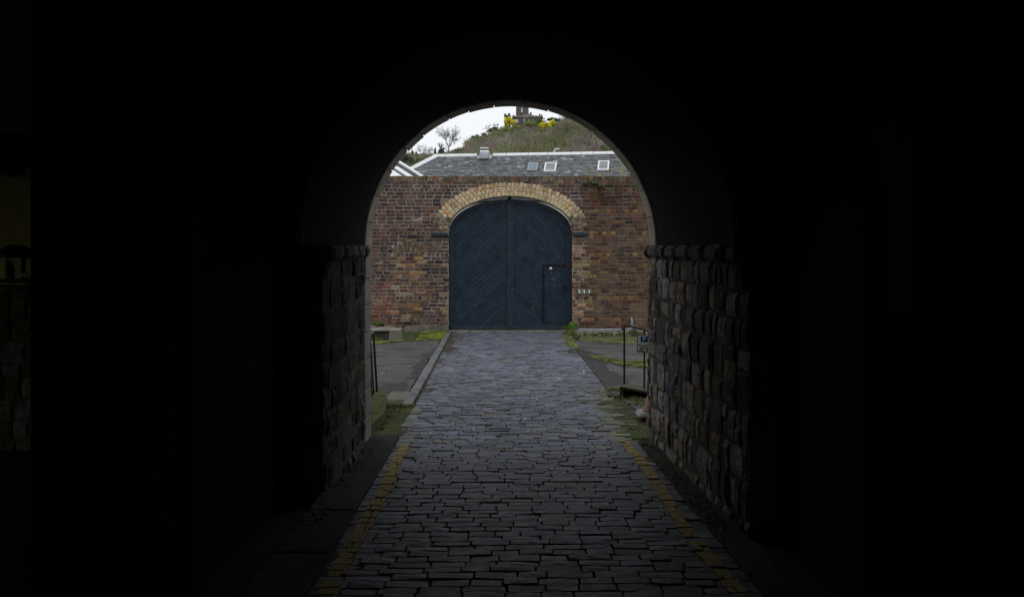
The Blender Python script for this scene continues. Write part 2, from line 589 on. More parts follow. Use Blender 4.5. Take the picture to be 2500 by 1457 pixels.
def road_r(d):
    if d < 8.9: return axis(d) + 1.20
    if d < 12.6: return 1.62 - sm(11.0, 12.6, d) * 0.30
    if d < 18.5: return 1.30
    return 1.30 + (d - 18.5) * 0.035


bed = MB()
ds = [1.6 + i * 0.4 for i in range(58)] + [24.87]
V = []
for d in ds:
    z = gz(d) - 0.018
    V += [(road_l(d) - .02, d, z), (road_r(d) + .02, d, z)]
bed.add(V, [(2 * i, 2 * i + 1, 2 * i + 3, 2 * i + 2) for i in range(len(ds) - 1)])
road = bed.build('cobbled_road', M_BED, kind='structure')

YL_L = lambda d: axis(d) - 0.965 + 0.012 * math.sin(d * 2.1)
YL_R = lambda d: axis(d) + 1.075 + 0.02 * math.sin(d * 1.7 + 1)
paint = {'l': MB(), 'r': MB()}
items = []
RS = random.Random(21)
d = 2.3
row = 0
while d < 24.8:
    pitch = RS.uniform(0.09, 0.112)
    if d > 22.5: pitch *= 1.0
    dc = d + pitch / 2
    x, xe = road_l(dc), road_r(dc)
    wide = RS.random()
    x += 0.0
    first = True
    while x < xe - 0.05:
        ln = RS.uniform(0.15, 0.25)
        if first: ln *= RS.uniform(.4, 1.0); first = False
        if xe - (x + ln) < .1: ln = xe - x
        gap = RS.uniform(0.003, 0.008)
        near_edge = min(x - road_l(dc), xe - x)
        if dc < 9.5 and near_edge < .7: gap *= RS.choice((1, 1, 1.3, 1.6, 2.2))       # wide worn joints along the sides
        cx = x + ln / 2
        dd = dc + 0.025 * nz(cx * .9, dc * .5, 2) + 0.006 * nz(cx * 5, dc * 3, 9)
        sag = 0.016 * nz(cx * .9, dc * .5, 5) - 0.02 * (abs(cx) / 1.3) ** 2
        h = sag + RS.uniform(-.005, .005)
        tx, ty = RS.gauss(0, .022), RS.gauss(0, .014)
        m = Matrix.Translation((cx, dd, gz(dd) + h)) @ Matrix.Rotation(tx, 4, 'X') @ Matrix.Rotation(ty, 4, 'Y') @ \
            Matrix.Rotation(RS.gauss(0, .012), 4, 'Z') @ Matrix.Diagonal((ln - gap, pitch - RS.uniform(.009, .015), 1, 1))
        v = RS.uniform(.55, 1.5)
        base = Vector((.094, .102, .13)) * v  # blue-grey granite, made bluer to paint in the sky's reflection
        if RS.random() < .1: base = Vector((.12, .105, .095)) * v
        moss = 0
        if 8.9 < dc < 13.2:
            moss = sm(0.75, 1.35, cx + .25 * nz(cx * 2, dc * 2, 3)) * (1 - sm(11.8, 13.4, dc)) * .85
        if 8.6 < dc < 11: moss = max(moss, sm(-.95, -1.2, cx) * .6)
        if dc > 20: moss = max(moss, sm(.9, 1.4, cx) * .4)
        base = base.lerp(Vector((.12, .13, .035)) * (.6 + .4 * v), moss)
        k = RS.randrange(len(SETTS))
        items.append((k, m, tuple(base), 1.0 / dd if in_view(Vector((cx, dd, gz(dd)))) else 1e-3 / dd))
        # painted line, lying on the sett it crosses
        if 3.6 < dd < 8.75 or (dd < 9.3 and cx > 0 and RS.random() < .5):
            V, Fc = SETTS[k]
            n = 10
            top = [(m @ Vector((V[2 * n + i][0] * 1.03, V[2 * n + i][1] * 1.06, V[2 * n + i][2]))) for i in range(n)]
            zc = (m @ Vector(V[3 * n])).z
            for key, fx in (('l', YL_L), ('r', YL_R)):
                xc0 = fx(dd); hw = .047 + .005 * nz(dd * 7, xc0, 4)
                po = [(p.x, p.y) for p in top]
                a = xc0 - hw + .012 * nz(dd * 9, 1, 1); b = xc0 + hw + .012 * nz(dd * 9, 2, 8)
                po = clip(po, (a, dd), (1, .05)); po = clip(po, (b, dd), (-1, .04)) if po else po
                if len(po) >= 3 and RS.random() > (.03 if key == 'l' else .14):
                    zt = [zc + .003 + (m.to_3x3() @ Vector((0, 0, 0))).z for _ in po]
                    # follow the tilt of the sett top
                    nrm = (m.to_3x3().inverted().transposed() @ Vector((0, 0, 1))).normalized()
                    c0 = m @ Vector((0, 0, .006))
                    P = [(x_, y_, c0.z - (nrm.x * (x_ - c0.x) + nrm.y * (y_ - c0.y)) / nrm.z + .002) for x_, y_ in po]
                    Q = [(x_, y_, z_ - .006) for x_, y_, z_ in P]
                    nn = len(P)
                    paint[key].add(P + Q, [tuple(range(nn))] + [((i + 1) % nn, i, nn + i, nn + (i + 1) % nn) for i in range(nn)])
        x += ln
    d += pitch
    row += 1
pieces(road, 'sett', SETTS, items, M_SETT, 300, 'setts')
paint['l'].build('yellow_line', M_YELLOW, kind='structure')
paint['r'].build('yellow_line', M_YELLOW, kind='structure')

# flagstones between the setts and the passage walls
flag = MB()
flags = []
for side in (-1, 1):
    d = 2.4
    while d < 8.9:
        ln = R.uniform(.38, .62)
        dc = d + ln / 2
        if side < 0: x0, x1 = axis(dc) - 1.40, road_l(dc) - .012
        else: x0, x1 = road_r(dc) + .012, axis(dc) + 1.40
        flags.append((x0, x1, d + .008, d + ln - .008, gz(dc) + R.uniform(-.004, .012), side))
        d += ln
fl_bed = MB()
for side in (-1, 1):
    fl_bed.box(axis(5.5) - 1.5 if side < 0 else axis(5.5) + 1.16, axis(5.5) - 1.03 if side < 0 else axis(5.5) + 1.5, 2.3, 8.98, -.5, gz(9) - .035)
pave = fl_bed.build('flagstone_edging', M_BED, kind='structure')
for x0, x1, d0, d1, z, side in flags:
    s = MB(); s.bbox(x0, x1, d0, d1, z - .09, z, .012)
    o = s.build('flagstone', M_PAVE, pave)
    v = R.uniform(.6, 1.1); o.color = (.042 * v, .041 * v, .041 * v, 1)

# row of kerb setts on the left edge of the cobbles in the yard
kb = MB()
kb.add([(road_l(11.2) - .2, 11.2, gz(11.2) - .04), (road_l(11.2), 11.2, gz(11.2) - .04), (road_l(24.8), 24.8, gz(24.8) - .04), (road_l(24.8) - .2, 24.8, gz(24.8) - .04)], [(0, 1, 2, 3)])
kerb = kb.build('kerb_row', M_BED, kind='structure')
items = []
d = 11.2
while d < 24.6:
    ln = R.uniform(.2, .34)
    dc = d + ln / 2
    wd = R.uniform(.105, .135)
    m = Matrix.Translation((road_l(dc) - .09, dc, gz(dc) + .012 + R.uniform(-.004, .004))) @ Matrix.Rotation(R.gauss(.03, .03), 4, 'Z') @ \
        Matrix.Rotation(R.gauss(0, .02), 4, 'X') @ Matrix.Diagonal((wd, ln - .015, 1, 1))
    v = R.uniform(.8, 1.25)
    items.append((R.randrange(len(SETTS)), m, (.105 * v, .107 * v, .112 * v), 1 / dc))
    d += ln
pieces(kerb, 'kerb_stone', SETTS, items, M_SETT, 300)

# tarmac on either side of the cobbles
def sheet(name, poly, mat_, dz, kind='structure', bump=0.0):
    """flat sheet that follows the fall of the street; poly in (x, d)"""
    dd = sorted(set([p[1] for p in poly]))
    mb = MB()
    mb.add([(x, d_, gz(d_) + dz) for x, d_ in poly], [tuple(range(len(poly)))])
    return mb.build(name, mat_, kind=kind)

lx = lambda d_: road_l(d_) - .185
sheet('tarmac', [(-12, 9.2), (lx(11.2) - .3, 9.2), (lx(11.2) - .3, 11.75), (lx(11.75), 11.75), (lx(18), 18), (lx(24.3), 24.3), (-12, 24.0)], M_TARMAC, -.012)
sheet('tarmac', [(road_r(12.6) + .02, 12.4), (1.6, 9.2), (12, 9.2), (12, 23.2), (1.75, 23.2), (1.48, 22.6), (road_r(18.5) + .02, 18.5)], M_TARMAC, -.012)


def ragged(poly, n=6, amp=.05, seed=0):
    out = []
    for i in range(len(poly)):
        a, b = poly[i], poly[(i + 1) % len(poly)]
        for k in range(n):
            t = k / n
            x = a[0] + (b[0] - a[0]) * t; y = a[1] + (b[1] - a[1]) * t
            out.append((x + amp * nz(x * 4, y * 2.1, seed), y + amp * 3 * nz(x * 3 + 7, y * 1.7, seed + 3)))
    return out


def pxd(px, py):
    d_ = gd(py); return (gx(px, d_), d_)


sheet('tarmac_patch', ragged([pxd(1062, 850), pxd(1085, 840), (lx(17), 17.0), (lx(14), 14.0), pxd(985, 928), pxd(1010, 905), pxd(1030, 875)], 6, .1, 1), M_TARMAC2, -.007)
sheet('tarmac_patch', ragged([pxd(925, 940), pxd(990, 930), (lx(12.4), 12.6), pxd(960, 958), pxd(925, 955)], 5, .06, 5), M_TARMAC2, -.007)
sheet('tarmac_patch', ragged([(road_r(18) + .03, 19.6), (1.75, 18.2), (1.6, 15.6), (1.75, 13.6), (road_r(13) + .05, 13.2), (road_r(16) + .03, 15.6)], 6, .07, 9), M_TARMAC2, -.007)

# flat mossy strips under the walls and beside the cobbles
sheet('mossy_verge', ragged([(-5, 24.9), (-5, 23.2), pxd(930, 836), pxd(1030, 830), pxd(1083, 828), (gx(1088, 24.8), 24.9)], 5, .04, 3), M_PAVE, -.006).color = (.05, .055, .03, 1)
sheet('mossy_verge', ragged([(1.47, 24.9), (1.6, 24.9), (1.62, 23.66), (6, 23.66), (6, 22.4), pxd(1560, 842), pxd(1480, 832), pxd(1420, 828), (1.42, 22.8)], 5, .03, 4), M_PAVE, -.026).color = (.05, .052, .03, 1)
sheet('mossy_verge', [(-1.5, 9.15), (-1.15, 9.15), (-1.15, 11.2), (-1.62, 11.2)], M_PAVE, -.022).color = (.045, .052, .025, 1)
sheet('mossy_verge', [(1.64, 9.15), (2.6, 9.15), (2.6, 12.2), (1.64, 12.2)], M_PAVE, -.008).color = (.1, .11, .05, 1)
s = MB(); s.bbox(gx(945, 12.0), gx(994, 11.8), 11.3, 12.35, gz(12) - .12, gz(11.9) + .015, .015)
tag(s.build('paving_slab', M_PAVE), 'single pale worn paving slab beside the left kerb row, in front of the railing', 'slab').color = (.13, .13, .105, 1)


# ================================================================== ARCHWAY BUILDING
bld = thing('archway_building', (0, 6, 0), 'dark stone building whose arched passage frames the whole view', 'building')
fac = MB()
arch_panel(fac, -9, 9, -1.2, 8.5, semi(axis(9), SPRING, 1.55, -1.2), 8.82, 9.10)
fac.build('facade', M_LIME, bld)
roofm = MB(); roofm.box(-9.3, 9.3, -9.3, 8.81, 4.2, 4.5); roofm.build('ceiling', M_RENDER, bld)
ow = MB()
ow.box(8.7, 9, -9, 8.81, -1.2, 4.19)
ow.box(-9, -8.7, -9, 5.2, -1.2, 4.19); ow.box(-9, -8.7, 6.9, 8.81, -1.2, 4.19); ow.box(-9, -8.7, 5.21, 6.89, 2.5, 4.19)  # gap is an unseen side doorway, added to light the chamber wall
arch_panel(ow, -8.69, 8.69, -1.2, 4.19, semi(0.3, 1.9, .75, -1.2, 16), -9, -8.7)  # unseen rear arch, added so dim daylight reaches the spandrels
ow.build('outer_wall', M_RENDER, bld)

ZF = -1.2
# solid piers either side of the passage
pl = MB(); pl.prism([(-1.635, 3.2), (-1.225, 3.2), (-1.225, 3.5), (-1.62, 3.62), (-1.62, 5.6), (axis(8.8) - 1.6, 8.55), (-1.68, 8.6), (-1.68, 8.8), (-2.3, 8.8)], ZF, 4.19)
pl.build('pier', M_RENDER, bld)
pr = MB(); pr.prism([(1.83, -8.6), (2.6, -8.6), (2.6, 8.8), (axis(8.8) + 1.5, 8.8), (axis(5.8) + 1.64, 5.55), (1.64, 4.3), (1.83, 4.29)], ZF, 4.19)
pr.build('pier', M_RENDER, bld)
# near portal; faint warm light on the spandrels is put into their plaster colour
po = MB(); arch_panel(po, -1.63, 1.828, -1.2, 4.19, semi(0.07, SPRING, 1.55, -1.2), 4.32, 4.5)
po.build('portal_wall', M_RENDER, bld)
po = MB(); arch_panel(po, -1.63, 1.828, 1.3, 4.19, semi(0.07, SPRING, 1.64, 1.3), 4.29, 4.318)
po.build('portal_plaster', M_WARM_LIT, bld)


def vault(mb, d0, d1, r, n=36, steps=6, r_out=None):
    V, Fc = [], []
    for s_ in range(steps + 1):
        d_ = d0 + (d1 - d0) * s_ / steps
        for i in range(n + 1):
            a = math.pi * i / n
            V.append((axis(d_) - r * math.cos(a), d_, SPRING + r * math.sin(a)))
    for s_ in range(steps):
        for i in range(n):
            a = s_ * (n + 1) + i
            Fc.append((a, a + n + 1, a + n + 2, a + 1))
    mb.add(V, Fc)
    # outer skin, so that the vault has thickness
    V2 = [(x + (x - axis(y)) * .12, y, SPRING + (z - SPRING) * 1.12 + .01) for x, y, z in V]
    mb.add(V2, [tuple(reversed(f)) for f in Fc])


va = MB(); vault(va, 5.87, 8.74, 1.358, 40, 12)
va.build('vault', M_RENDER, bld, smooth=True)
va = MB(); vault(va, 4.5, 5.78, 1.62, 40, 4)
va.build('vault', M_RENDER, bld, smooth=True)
st = MB(); arch_panel(st, axis(5.8) - 1.75, axis(5.8) + 1.75, SPRING, 3.7, semi(axis(5.8), SPRING, 1.36, SPRING)[1:-1], 5.78, 5.82)
st.build('vault_step', M_RENDER, bld)
sp = MB()   # closes the space between vault and facade
arch_panel(sp, -2.3, 2.6, SPRING + .0, 4.19, semi(axis(8.8), SPRING, 1.57, SPRING)[1:-1], 8.70, 8.82)
sp.build('vault_end', M_RENDER, bld)

# rubble side walls of the passage: each stone is a piece of its wall
def off(side, d_):                                # half width of the passage between its stone faces
    b = 1.335 if side < 0 else 1.33 + (9.1 - d_) * .018
    e = 7.3 if side < 0 else 6.5                  # near ends curve away, shaped so the walls fade into the dark
    return b + (.13 * (e - d_) ** 2 if d_ < e else 0)


def wall_stones(parent, side, d0, d1, z_top, seed, lim=300, bias=1.0):
    rr = random.Random(seed)
    out = []
    z = z_top
    u = Vector((0, 1, 0)) if side < 0 else Vector((0, -1, 0))
    nrm = Vector((1, 0, 0)) if side < 0 else Vector((-1, 0, 0))
    course = 0
    while z > gz(d1) - .12:
        ch = rr.uniform(.14, .25)
        d_ = d0 - rr.uniform(0, .3)
        while d_ < d1:
            ln = rr.choice((rr.uniform(.08, .16), rr.uniform(.14, .26), rr.uniform(.24, .42)))
            e = min(d_ + ln, d1)
            if d1 - e < .09: e = d1
            if e - max(d_, d0) > .06:
                s0 = max(d_, d0)
                subs = [(z - ch, z)]
                if (e - s0) < .3 and ch > .2 and rr.random() < .4:
                    f = rr.uniform(.4, .6); subs = [(z - ch, z - ch * f), (z - ch * f, z)]
                for (za, zb) in subs:
                    dc = (s0 + e) / 2
                    wob = .02 * nz(dc * 2, za * 3, seed)
                    x = axis(dc) + side * (off(side, dc) + rr.uniform(-.006, .012))
                    turn = math.atan((off(side, dc - .05) - off(side, dc + .05)) / .1)
                    c = Vector((x, dc, (za + zb) / 2 + wob))
                    dep = rr.uniform(.004, .024)
                    rot = Matrix((u, Vector((0, 0, 1)), nrm)).transposed().to_4x4()
                    m = Matrix.Translation(c) @ Matrix.Rotation(-side * -turn, 4, 'Z') @ rot @ Matrix.Rotation(rr.gauss(0, .025), 4, 'Z') @ Matrix.Diagonal((e - s0 - .003, zb - za - .003, dep, 1))
                    v = rr.uniform(.45, 1.6) * (1.0 if side > 0 else .4)  # left wall's dimness is put into its stones as a darker tint
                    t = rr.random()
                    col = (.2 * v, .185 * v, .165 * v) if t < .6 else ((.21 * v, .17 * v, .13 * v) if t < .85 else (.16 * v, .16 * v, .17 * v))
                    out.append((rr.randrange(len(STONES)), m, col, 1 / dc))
            d_ += ln
        z -= ch
        course += 1
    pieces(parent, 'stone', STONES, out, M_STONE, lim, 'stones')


def wall_core(side, d0, d1):
    dd = [d0 + (d1 - d0) * i / 12 for i in range(13)]
    inner = [(axis(q) + side * (off(side, q) + .004), q) for q in dd]
    outer = [(axis(d1) + side * 1.9, d1), (axis(d0) + side * 1.9, d0)]
    poly = inner + outer
    if side > 0: poly = poly[::-1]
    poly = poly[::-1] if side < 0 and False else poly
    c_ = MB(); c_.prism(poly, ZF, SPRING - .004)
    return c_.build('side_wall', M_LIME, bld)


wl_ = wall_core(-1, 6.75, 8.55)
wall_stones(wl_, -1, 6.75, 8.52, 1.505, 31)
wr_ = wall_core(1, 5.85, 9.1)
wall_stones(wr_, 1, 5.85, 9.12, 1.505, 47)
# impost course under the vault
for side, w_, d1 in ((-1, wl_, 8.62), (1, wr_, 9.14)):
    its = []
    d_ = 6.8 if side < 0 else 5.9
    while d_ < d1:
        ln = R.uniform(.3, .55)
        e = min(d_ + ln, d1)
        if d1 - e < .12: e = d1
        dc = (d_ + e) / 2
        rot = Matrix((Vector((0, 1, 0)) if side < 0 else Vector((0, -1, 0)), Vector((0, 0, 1)), Vector((-side, 0, 0)))).transposed().to_4x4()
        m = Matrix.Translation((axis(dc) + side * (off(side, dc) - .022), dc, 1.563)) @ rot @ Matrix.Diagonal((e - d_ - .008, .112, .03, 1))
        v = R.uniform(.8, 1.2)
        its.append((R.randrange(len(STONES)), m, (.13 * v, .118 * v, .1 * v), 1))
        d_ = e
    pieces(w_, 'impost_stone', STONES, its, M_STONE, 300)

# ring of dressed stones at the far mouth
RI, RO = 1.348, 1.56
def voussoir(mb, a0, a1, r0, r1, d0, d1, b=.012):
    n = 5 if a1 - a0 < 1 else 48
    axx = axis(9.0)
    P = lambda r, a, d_: (axx - r * math.cos(a), d_, SPRING + r * math.sin(a))
    V, Fc = [], []
    for i in range(n + 1):
        a = a0 + (a1 - a0) * i / n
        V += [P(r0 + b, a, d0), P(r0, a, d0 + b), P(r0, a, d1 - b), P(r0 + b, a, d1), P(r1, a, d1), P(r1, a, d0)]
    for i in range(n):
        for k in range(6):
            k2 = (k + 1) % 6
            Fc.append((i * 6 + k, i * 6 + k2, i * 6 + 6 + k2, i * 6 + 6 + k))
    Fc.append(tuple(reversed(range(6)))); Fc.append(tuple(range(n * 6, n * 6 + 6)))
    mb.add(V, Fc)


bkr = MB(); voussoir(bkr, -0.0, math.pi, RI + .014, RO + .02, 8.757, 9.118)
bkr.box(axis(9.0) - RO - .02, axis(9.0) - RI - .016, 8.757, 9.118, ZF, SPRING)
bkr.build('arch_mortar', M_LIME, bld)
nv_ = 17
cuts = [0]
for i in range(1, nv_): cuts.append(math.pi * i / nv_ + R.uniform(-.03, .03))
cuts.append(math.pi)
for i in range(nv_):
    m_ = MB(); j = R.uniform(-.006, .006)
    voussoir(m_, cuts[i] + .003, cuts[i + 1] - .003, RI + j, RO, 8.745, 9.13)
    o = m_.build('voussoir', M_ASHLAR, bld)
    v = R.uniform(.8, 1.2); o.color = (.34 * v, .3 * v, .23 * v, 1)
z = SPRING - .004
axx = axis(9.0)
while z > gz(9) - .1:                              # dressed jamb on the left only
    h = R.uniform(.24, .32)
    m_ = MB(); m_.bbox(axx - RO, axx - RI + R.uniform(-.006, .004), 8.745, 9.13, z - h + .005, z, .012)
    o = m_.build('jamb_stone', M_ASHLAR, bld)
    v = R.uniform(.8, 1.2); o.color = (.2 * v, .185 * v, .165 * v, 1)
    z -= h

# side chamber: coursed stone below, plaster above, dim yellow light worked into both colours
ch = MB(); ch.box(-8.6, -2.2, 8.72, 8.815, 1.26, 4.19); ch.build('plaster_panel', M_CREAM, bld)
cw = MB(); cw.box(-8.6, -2.2, 8.76, 8.815, ZF, 1.255); cwo = cw.build('chamber_wall', M_LIME, bld)
its = []
z = 1.25
while z > -.3:
    h = R.uniform(.12, .22)
    x = -6.4
    while x < -2.3:
        ln = R.uniform(.14, .3)
        m = Matrix.Translation((x + ln / 2, 8.75, z - h / 2)) @ Matrix(((1, 0, 0), (0, 0, -1), (0, 1, 0))).to_4x4() @ Matrix.Diagonal((ln - .01, h - .01, .02, 1))
        v = R.uniform(.5, 1.3)
        its.append((R.randrange(len(STONES)), m, (.2 * v, .17 * v, .075 * v) if R.random() < .7 else (.22 * v, .22 * v, .18 * v), 1))
        x += ln
    z -= h
pieces(cwo, 'stone', STONES, its, M_STONE, 300, 'stones')

# unlit fittings on the chamber wall, cut by the left edge of the picture
c = at(30, 645, 8.55)
lamp = thing('wall_lamp', c, 'dark hooded lamp with cream shade on the yellowish stone wall at far left', 'lamp')
s = MB(); s.lathe((c.x + .03, c.y, c.z), [(.16, .06), (.155, .09), (.12, .14), (.05, .175), (.01, .18)], 16); s.build('hood', M_IRON, lamp)
s = MB(); s.lathe((c.x - .05, c.y, c.z), [(.065, -.13), (.062, -.02), (.035, .03), (.012, .055)], 16); s.build('lamp_shade', M_CREAM, lamp)
s = MB(); s.box(c.x - .1, c.x + .15, c.y - .03, 8.70, c.z - .17, c.z - .13); s.tube([(c.x + .1, c.y, c.z - .15), (c.x + .1, c.y, c.z + .07)], .02); s.build('bracket', M_IRON, lamp)
s = MB(); s.bbox(c.x + .10, c.x + .17, c.y - .06, c.y - .04, c.z - .115, c.z - .075, .006); s.build('catch', M_STEEL, lamp)
c = at(28, 378, 8.5)
lamp = thing('wall_lantern', c, 'dark round-bottomed lantern fixed high on the plaster at far left', 'lantern')
s = MB(); s.lathe(c, [(.02, -.2), (.1, -.17), (.16, -.06), (.165, .1), (.17, .13)], 16); s.build('bowl', M_IRON, lamp)
s = MB(); s.lathe((c.x, c.y, c.z), [(.18, .135), (.17, .16), (.05, .2), (.01, .21)], 16); s.box(c.x - .02, c.x + .02, c.y, 8.71, c.z + .05, c.z + .09); s.build('cap', M_IRON, lamp)


# ================================================================== BRICK WALL WITH GATE ARCH
DW = 25.1
GXc = gx(1246, DW)
GA, GB = 151 * DW / F, 81 * DW / F                # half width and rise of the inner ellipse
ZSP = gzz(560, DW)
ZTOP = gzz(430, DW)
ZG = gz(DW)
wall = thing('brick_wall', (0, DW, ZG), 'tall weathered brown brick yard wall with a pale brick gate arch', 'wall')
cm = MB()
arch_panel(cm, -6.58, 6.58, ZG - .6, ZTOP - .03, semi(GXc, ZSP, GA + .004, ZG - .6, 40, GB + .004), DW + .009, DW + .48)
cm.build('wall_core', M_MORTAR, wall)

OA, OB = 189 * DW / F, 115 * DW / F               # outer line of the arch
ARCH_END = gzz(549, DW)


def in_arch(x, z, grow=0.0):
    dx = (x - GXc) / (OA + grow)
    if abs(dx) >= 1: return False
    zsp2 = gzz(562, DW)
    return ARCH_END - grow < z < zsp2 + (OB + grow) * math.sqrt(1 - dx * dx)


def in_gate(x, z):
    return abs(x - GXc) < GA + .0 and z < ZSP + GB * math.sqrt(max(0, 1 - ((x - GXc) / GA) ** 2))


BAX, BAZ, = gx(999, DW), gzz(637, DW)             # small blind arch: centre of its circle
BR0, BR1 = 40 * DW / F, 0


def in_blind(px, py):                             # band of the blind relieving arch
    dx = (px - 998) / 44.0
    if abs(dx) > .93: return False
    top = 589 + 22 * dx * dx
    return top - 3 < py < top + 26 - 9 * abs(dx)


RC = random.Random(77)


def jit(c, a=.25):
    v = RC.uniform(1 - a, 1 + a)
    return tuple(max(.004, x * v * RC.uniform(.93, 1.07)) for x in c)


def brick_col(px, py, header, hrow):
    t = RC.random()
    pal = [(.108, .062, .048), (.088, .052, .044), (.12, .068, .047), (.074, .048, .046), (.098, .066, .05), (.08, .056, .05)]
    c = RC.choice(pal)
    if t < .10: c = (.034, .032, .04)
    elif t < .13: c = (.16, .105, .06)
    if px < 962 and py > 683 and RC.random() < .8: c = RC.choice([(.15, .066, .046), (.135, .06, .044), (.16, .075, .05)])
    if 963 < px < 1036 and 622 < py < 782:
        t = RC.random()
        if t < .34: c = RC.choice([(.27, .18, .085), (.22, .13, .06), (.3, .22, .13)])
        elif t < .36: c = (.32, .3, .26)
        elif t < .7: c = (.14, .085, .05)
    if px > 1432:
        c = RC.choice([(.105, .066, .044), (.09, .056, .04), (.118, .075, .049), (.08, .052, .04), (.095, .054, .04)])
        if RC.random() < .1: c = (.14, .09, .045)
        if hrow:
            t = RC.random()
            if t < .35: c = (.21, .145, .055)
            elif t < .55: c = (.2, .095, .045)
        if RC.random() < .06: c = (.035, .028, .03)
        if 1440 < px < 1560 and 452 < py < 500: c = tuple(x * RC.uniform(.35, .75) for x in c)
    if 1397 < px < 1440 and 575 < py < 790:
        k = 1 - (px - 1397) / 43
        if RC.random() < .35 + .35 * k: c = RC.choice([(.3, .23, .15), (.26, .19, .11), (.2, .14, .09)])
    if 1080 < px < 1095 and RC.random() < .3: c = (.2, .15, .09)
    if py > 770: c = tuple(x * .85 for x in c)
    c = jit(c, .4)
    return (c[0] * 1.04, c[1] * .9, c[2] * .84)


COURSE = 8.8 * DW / F
BL = 21.5 * DW / F
bricks, heads = [], []
z = gzz(441.5, DW)
row = 0
while z - COURSE > ZG - .2:
    hrow = row % 6 == 2
    unit = BL * .5 if hrow else BL
    x = -6.6 + (0 if row % 2 else unit / 2) + R.uniform(-.02, .02)
    zc = z - COURSE / 2
    while x < 6.6:
        ln = unit * R.uniform(.95, 1.05)
        if not hrow and R.random() < .07: ln = unit * .5
        segs = [(x, x + ln)]
        px0, px1 = CX + x * F / DW, CX + (x + ln) * F / DW
        py = CY - (zc - CZ) * F / DW
        # cut at the straight gate jambs
        def blocked(xx):
            p = CX + xx * F / DW
            return in_gate(xx, zc - COURSE * .3) or in_arch(xx, zc, .01) or in_blind(p, py)
        xs_ = [x + ln * (i + .5) / 8 for i in range(8)]
        ok = [not blocked(q) for q in xs_]
        if all(ok): runs = [(x, x + ln)]
        else:
            runs = []; i = 0
            while i < 8:
                if ok[i]:
                    k = i
                    while k < 8 and ok[k]: k += 1
                    if (k - i) >= 2: runs.append((x + ln * i / 8, x + ln * k / 8))
                    i = k
                else: i += 1
        for a, b in runs:
            if b - a < .045: continue
            c = Vector(((a + b) / 2, DW + R.uniform(-.004, .006), zc + .006 * nz(a * 1.5, row * .3, 3)))
            px = CX + c.x * F / DW
            hd = (b - a) < BL * .62
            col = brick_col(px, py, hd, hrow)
            m = Matrix.Translation(c) @ Matrix.Rotation(R.gauss(0, .006), 4, 'Y') @ Matrix.Diagonal((b - a - R.uniform(.009, .015), .1, COURSE - R.uniform(.010, .017), 1))
            vis = 906 < px < 1584
            sc = (2 if vis else .5) * (b - a) * (1.0 if vis else .3)
            if not hd: bricks.append((R.randrange(14), m, col, sc))
            else: heads.append((14 + R.randrange(10), m, col, sc))
        x += ln
    z -= COURSE
    row += 1
pieces(wall, 'brick', BRICKS + HEADS, bricks + heads, M_BRICK, 300, 'brickwork')

# soldier course on top
its = []
x = -6.6
while x < 6.6:
    w_ = R.uniform(.085, .115)
    c = Vector((x + w_ / 2, DW + R.uniform(-.012, .004), gzz(435.7, DW) + R.uniform(-.004, .006)))
    t = R.random()
    col = jit((.1, .068, .04) if t < .7 else ((.17, .12, .05) if t < .9 else (.15, .07, .035)), .3)
    if t < .25: col = jit((.07, .065, .04))
    m = Matrix.Translation(c) @ Matrix.Rotation(R.gauss(0, .015), 4, 'Y') @ Matrix.Diagonal((w_ - .012, .22, 11.5 * DW / F, 1))
    px = CX + c.x * F / DW
    its.append((R.randrange(10), m, col, 1 if 930 < px < 1570 else 0))
    x += w_
pieces(wall, 'coping_brick', HEADS, its, M_BRICK, 300)
cp = MB(); cp.box(-6.6, 6.6, DW + .18, DW + .475, ZTOP - .03, ZTOP - .012); cp.build('coping_bed', M_MORTAR, wall)

# pale gate arch: three rings
its = []
for ring in range(3):
    f0, f1 = ring / 3, (ring + 1) / 3
    a_ = GA + (OA - GA) * (f0 + f1) / 2
    b_ = GB + (OB - GB) * (f0 + f1) / 2
    zs = ZSP - .0
    pts = []
    N_ = 600
    for i in range(N_ + 1):
        t = math.pi * i / N_
        pts.append((GXc - a_ * math.cos(t), zs + b_ * math.sin(t)))
    acc = 0; step = 10.2 * DW / F; nxt = step / 2
    for i in range(N_):
        p, q = pts[i], pts[i + 1]
        seg = math.hypot(q[0] - p[0], q[1] - p[1])
        if acc + seg >= nxt:
            ang = math.atan2(q[1] - p[1], q[0] - p[0])
            zz = p[1]
            if zz > gzz(556, DW):
                px = CX + p[0] * F / DW; py = CY - (zz - CZ) * F / DW
                t = R.random()
                col = (.62, .49, .3)
                if t < .06: col = (.5, .31, .14)
                elif t < .3: col = (.5, .4, .25)
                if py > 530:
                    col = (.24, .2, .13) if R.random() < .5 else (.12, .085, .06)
                elif abs(px - 1246) > 150 and R.random() < .4: col = (.36, .24, .09)
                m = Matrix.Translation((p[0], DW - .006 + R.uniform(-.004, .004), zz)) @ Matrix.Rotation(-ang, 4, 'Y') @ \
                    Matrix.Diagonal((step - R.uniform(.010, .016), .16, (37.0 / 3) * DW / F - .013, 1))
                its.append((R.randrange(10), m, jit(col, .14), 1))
            nxt += step
        acc += seg
pieces(wall, 'arch_brick', HEADS, its, M_BRICK, 300)
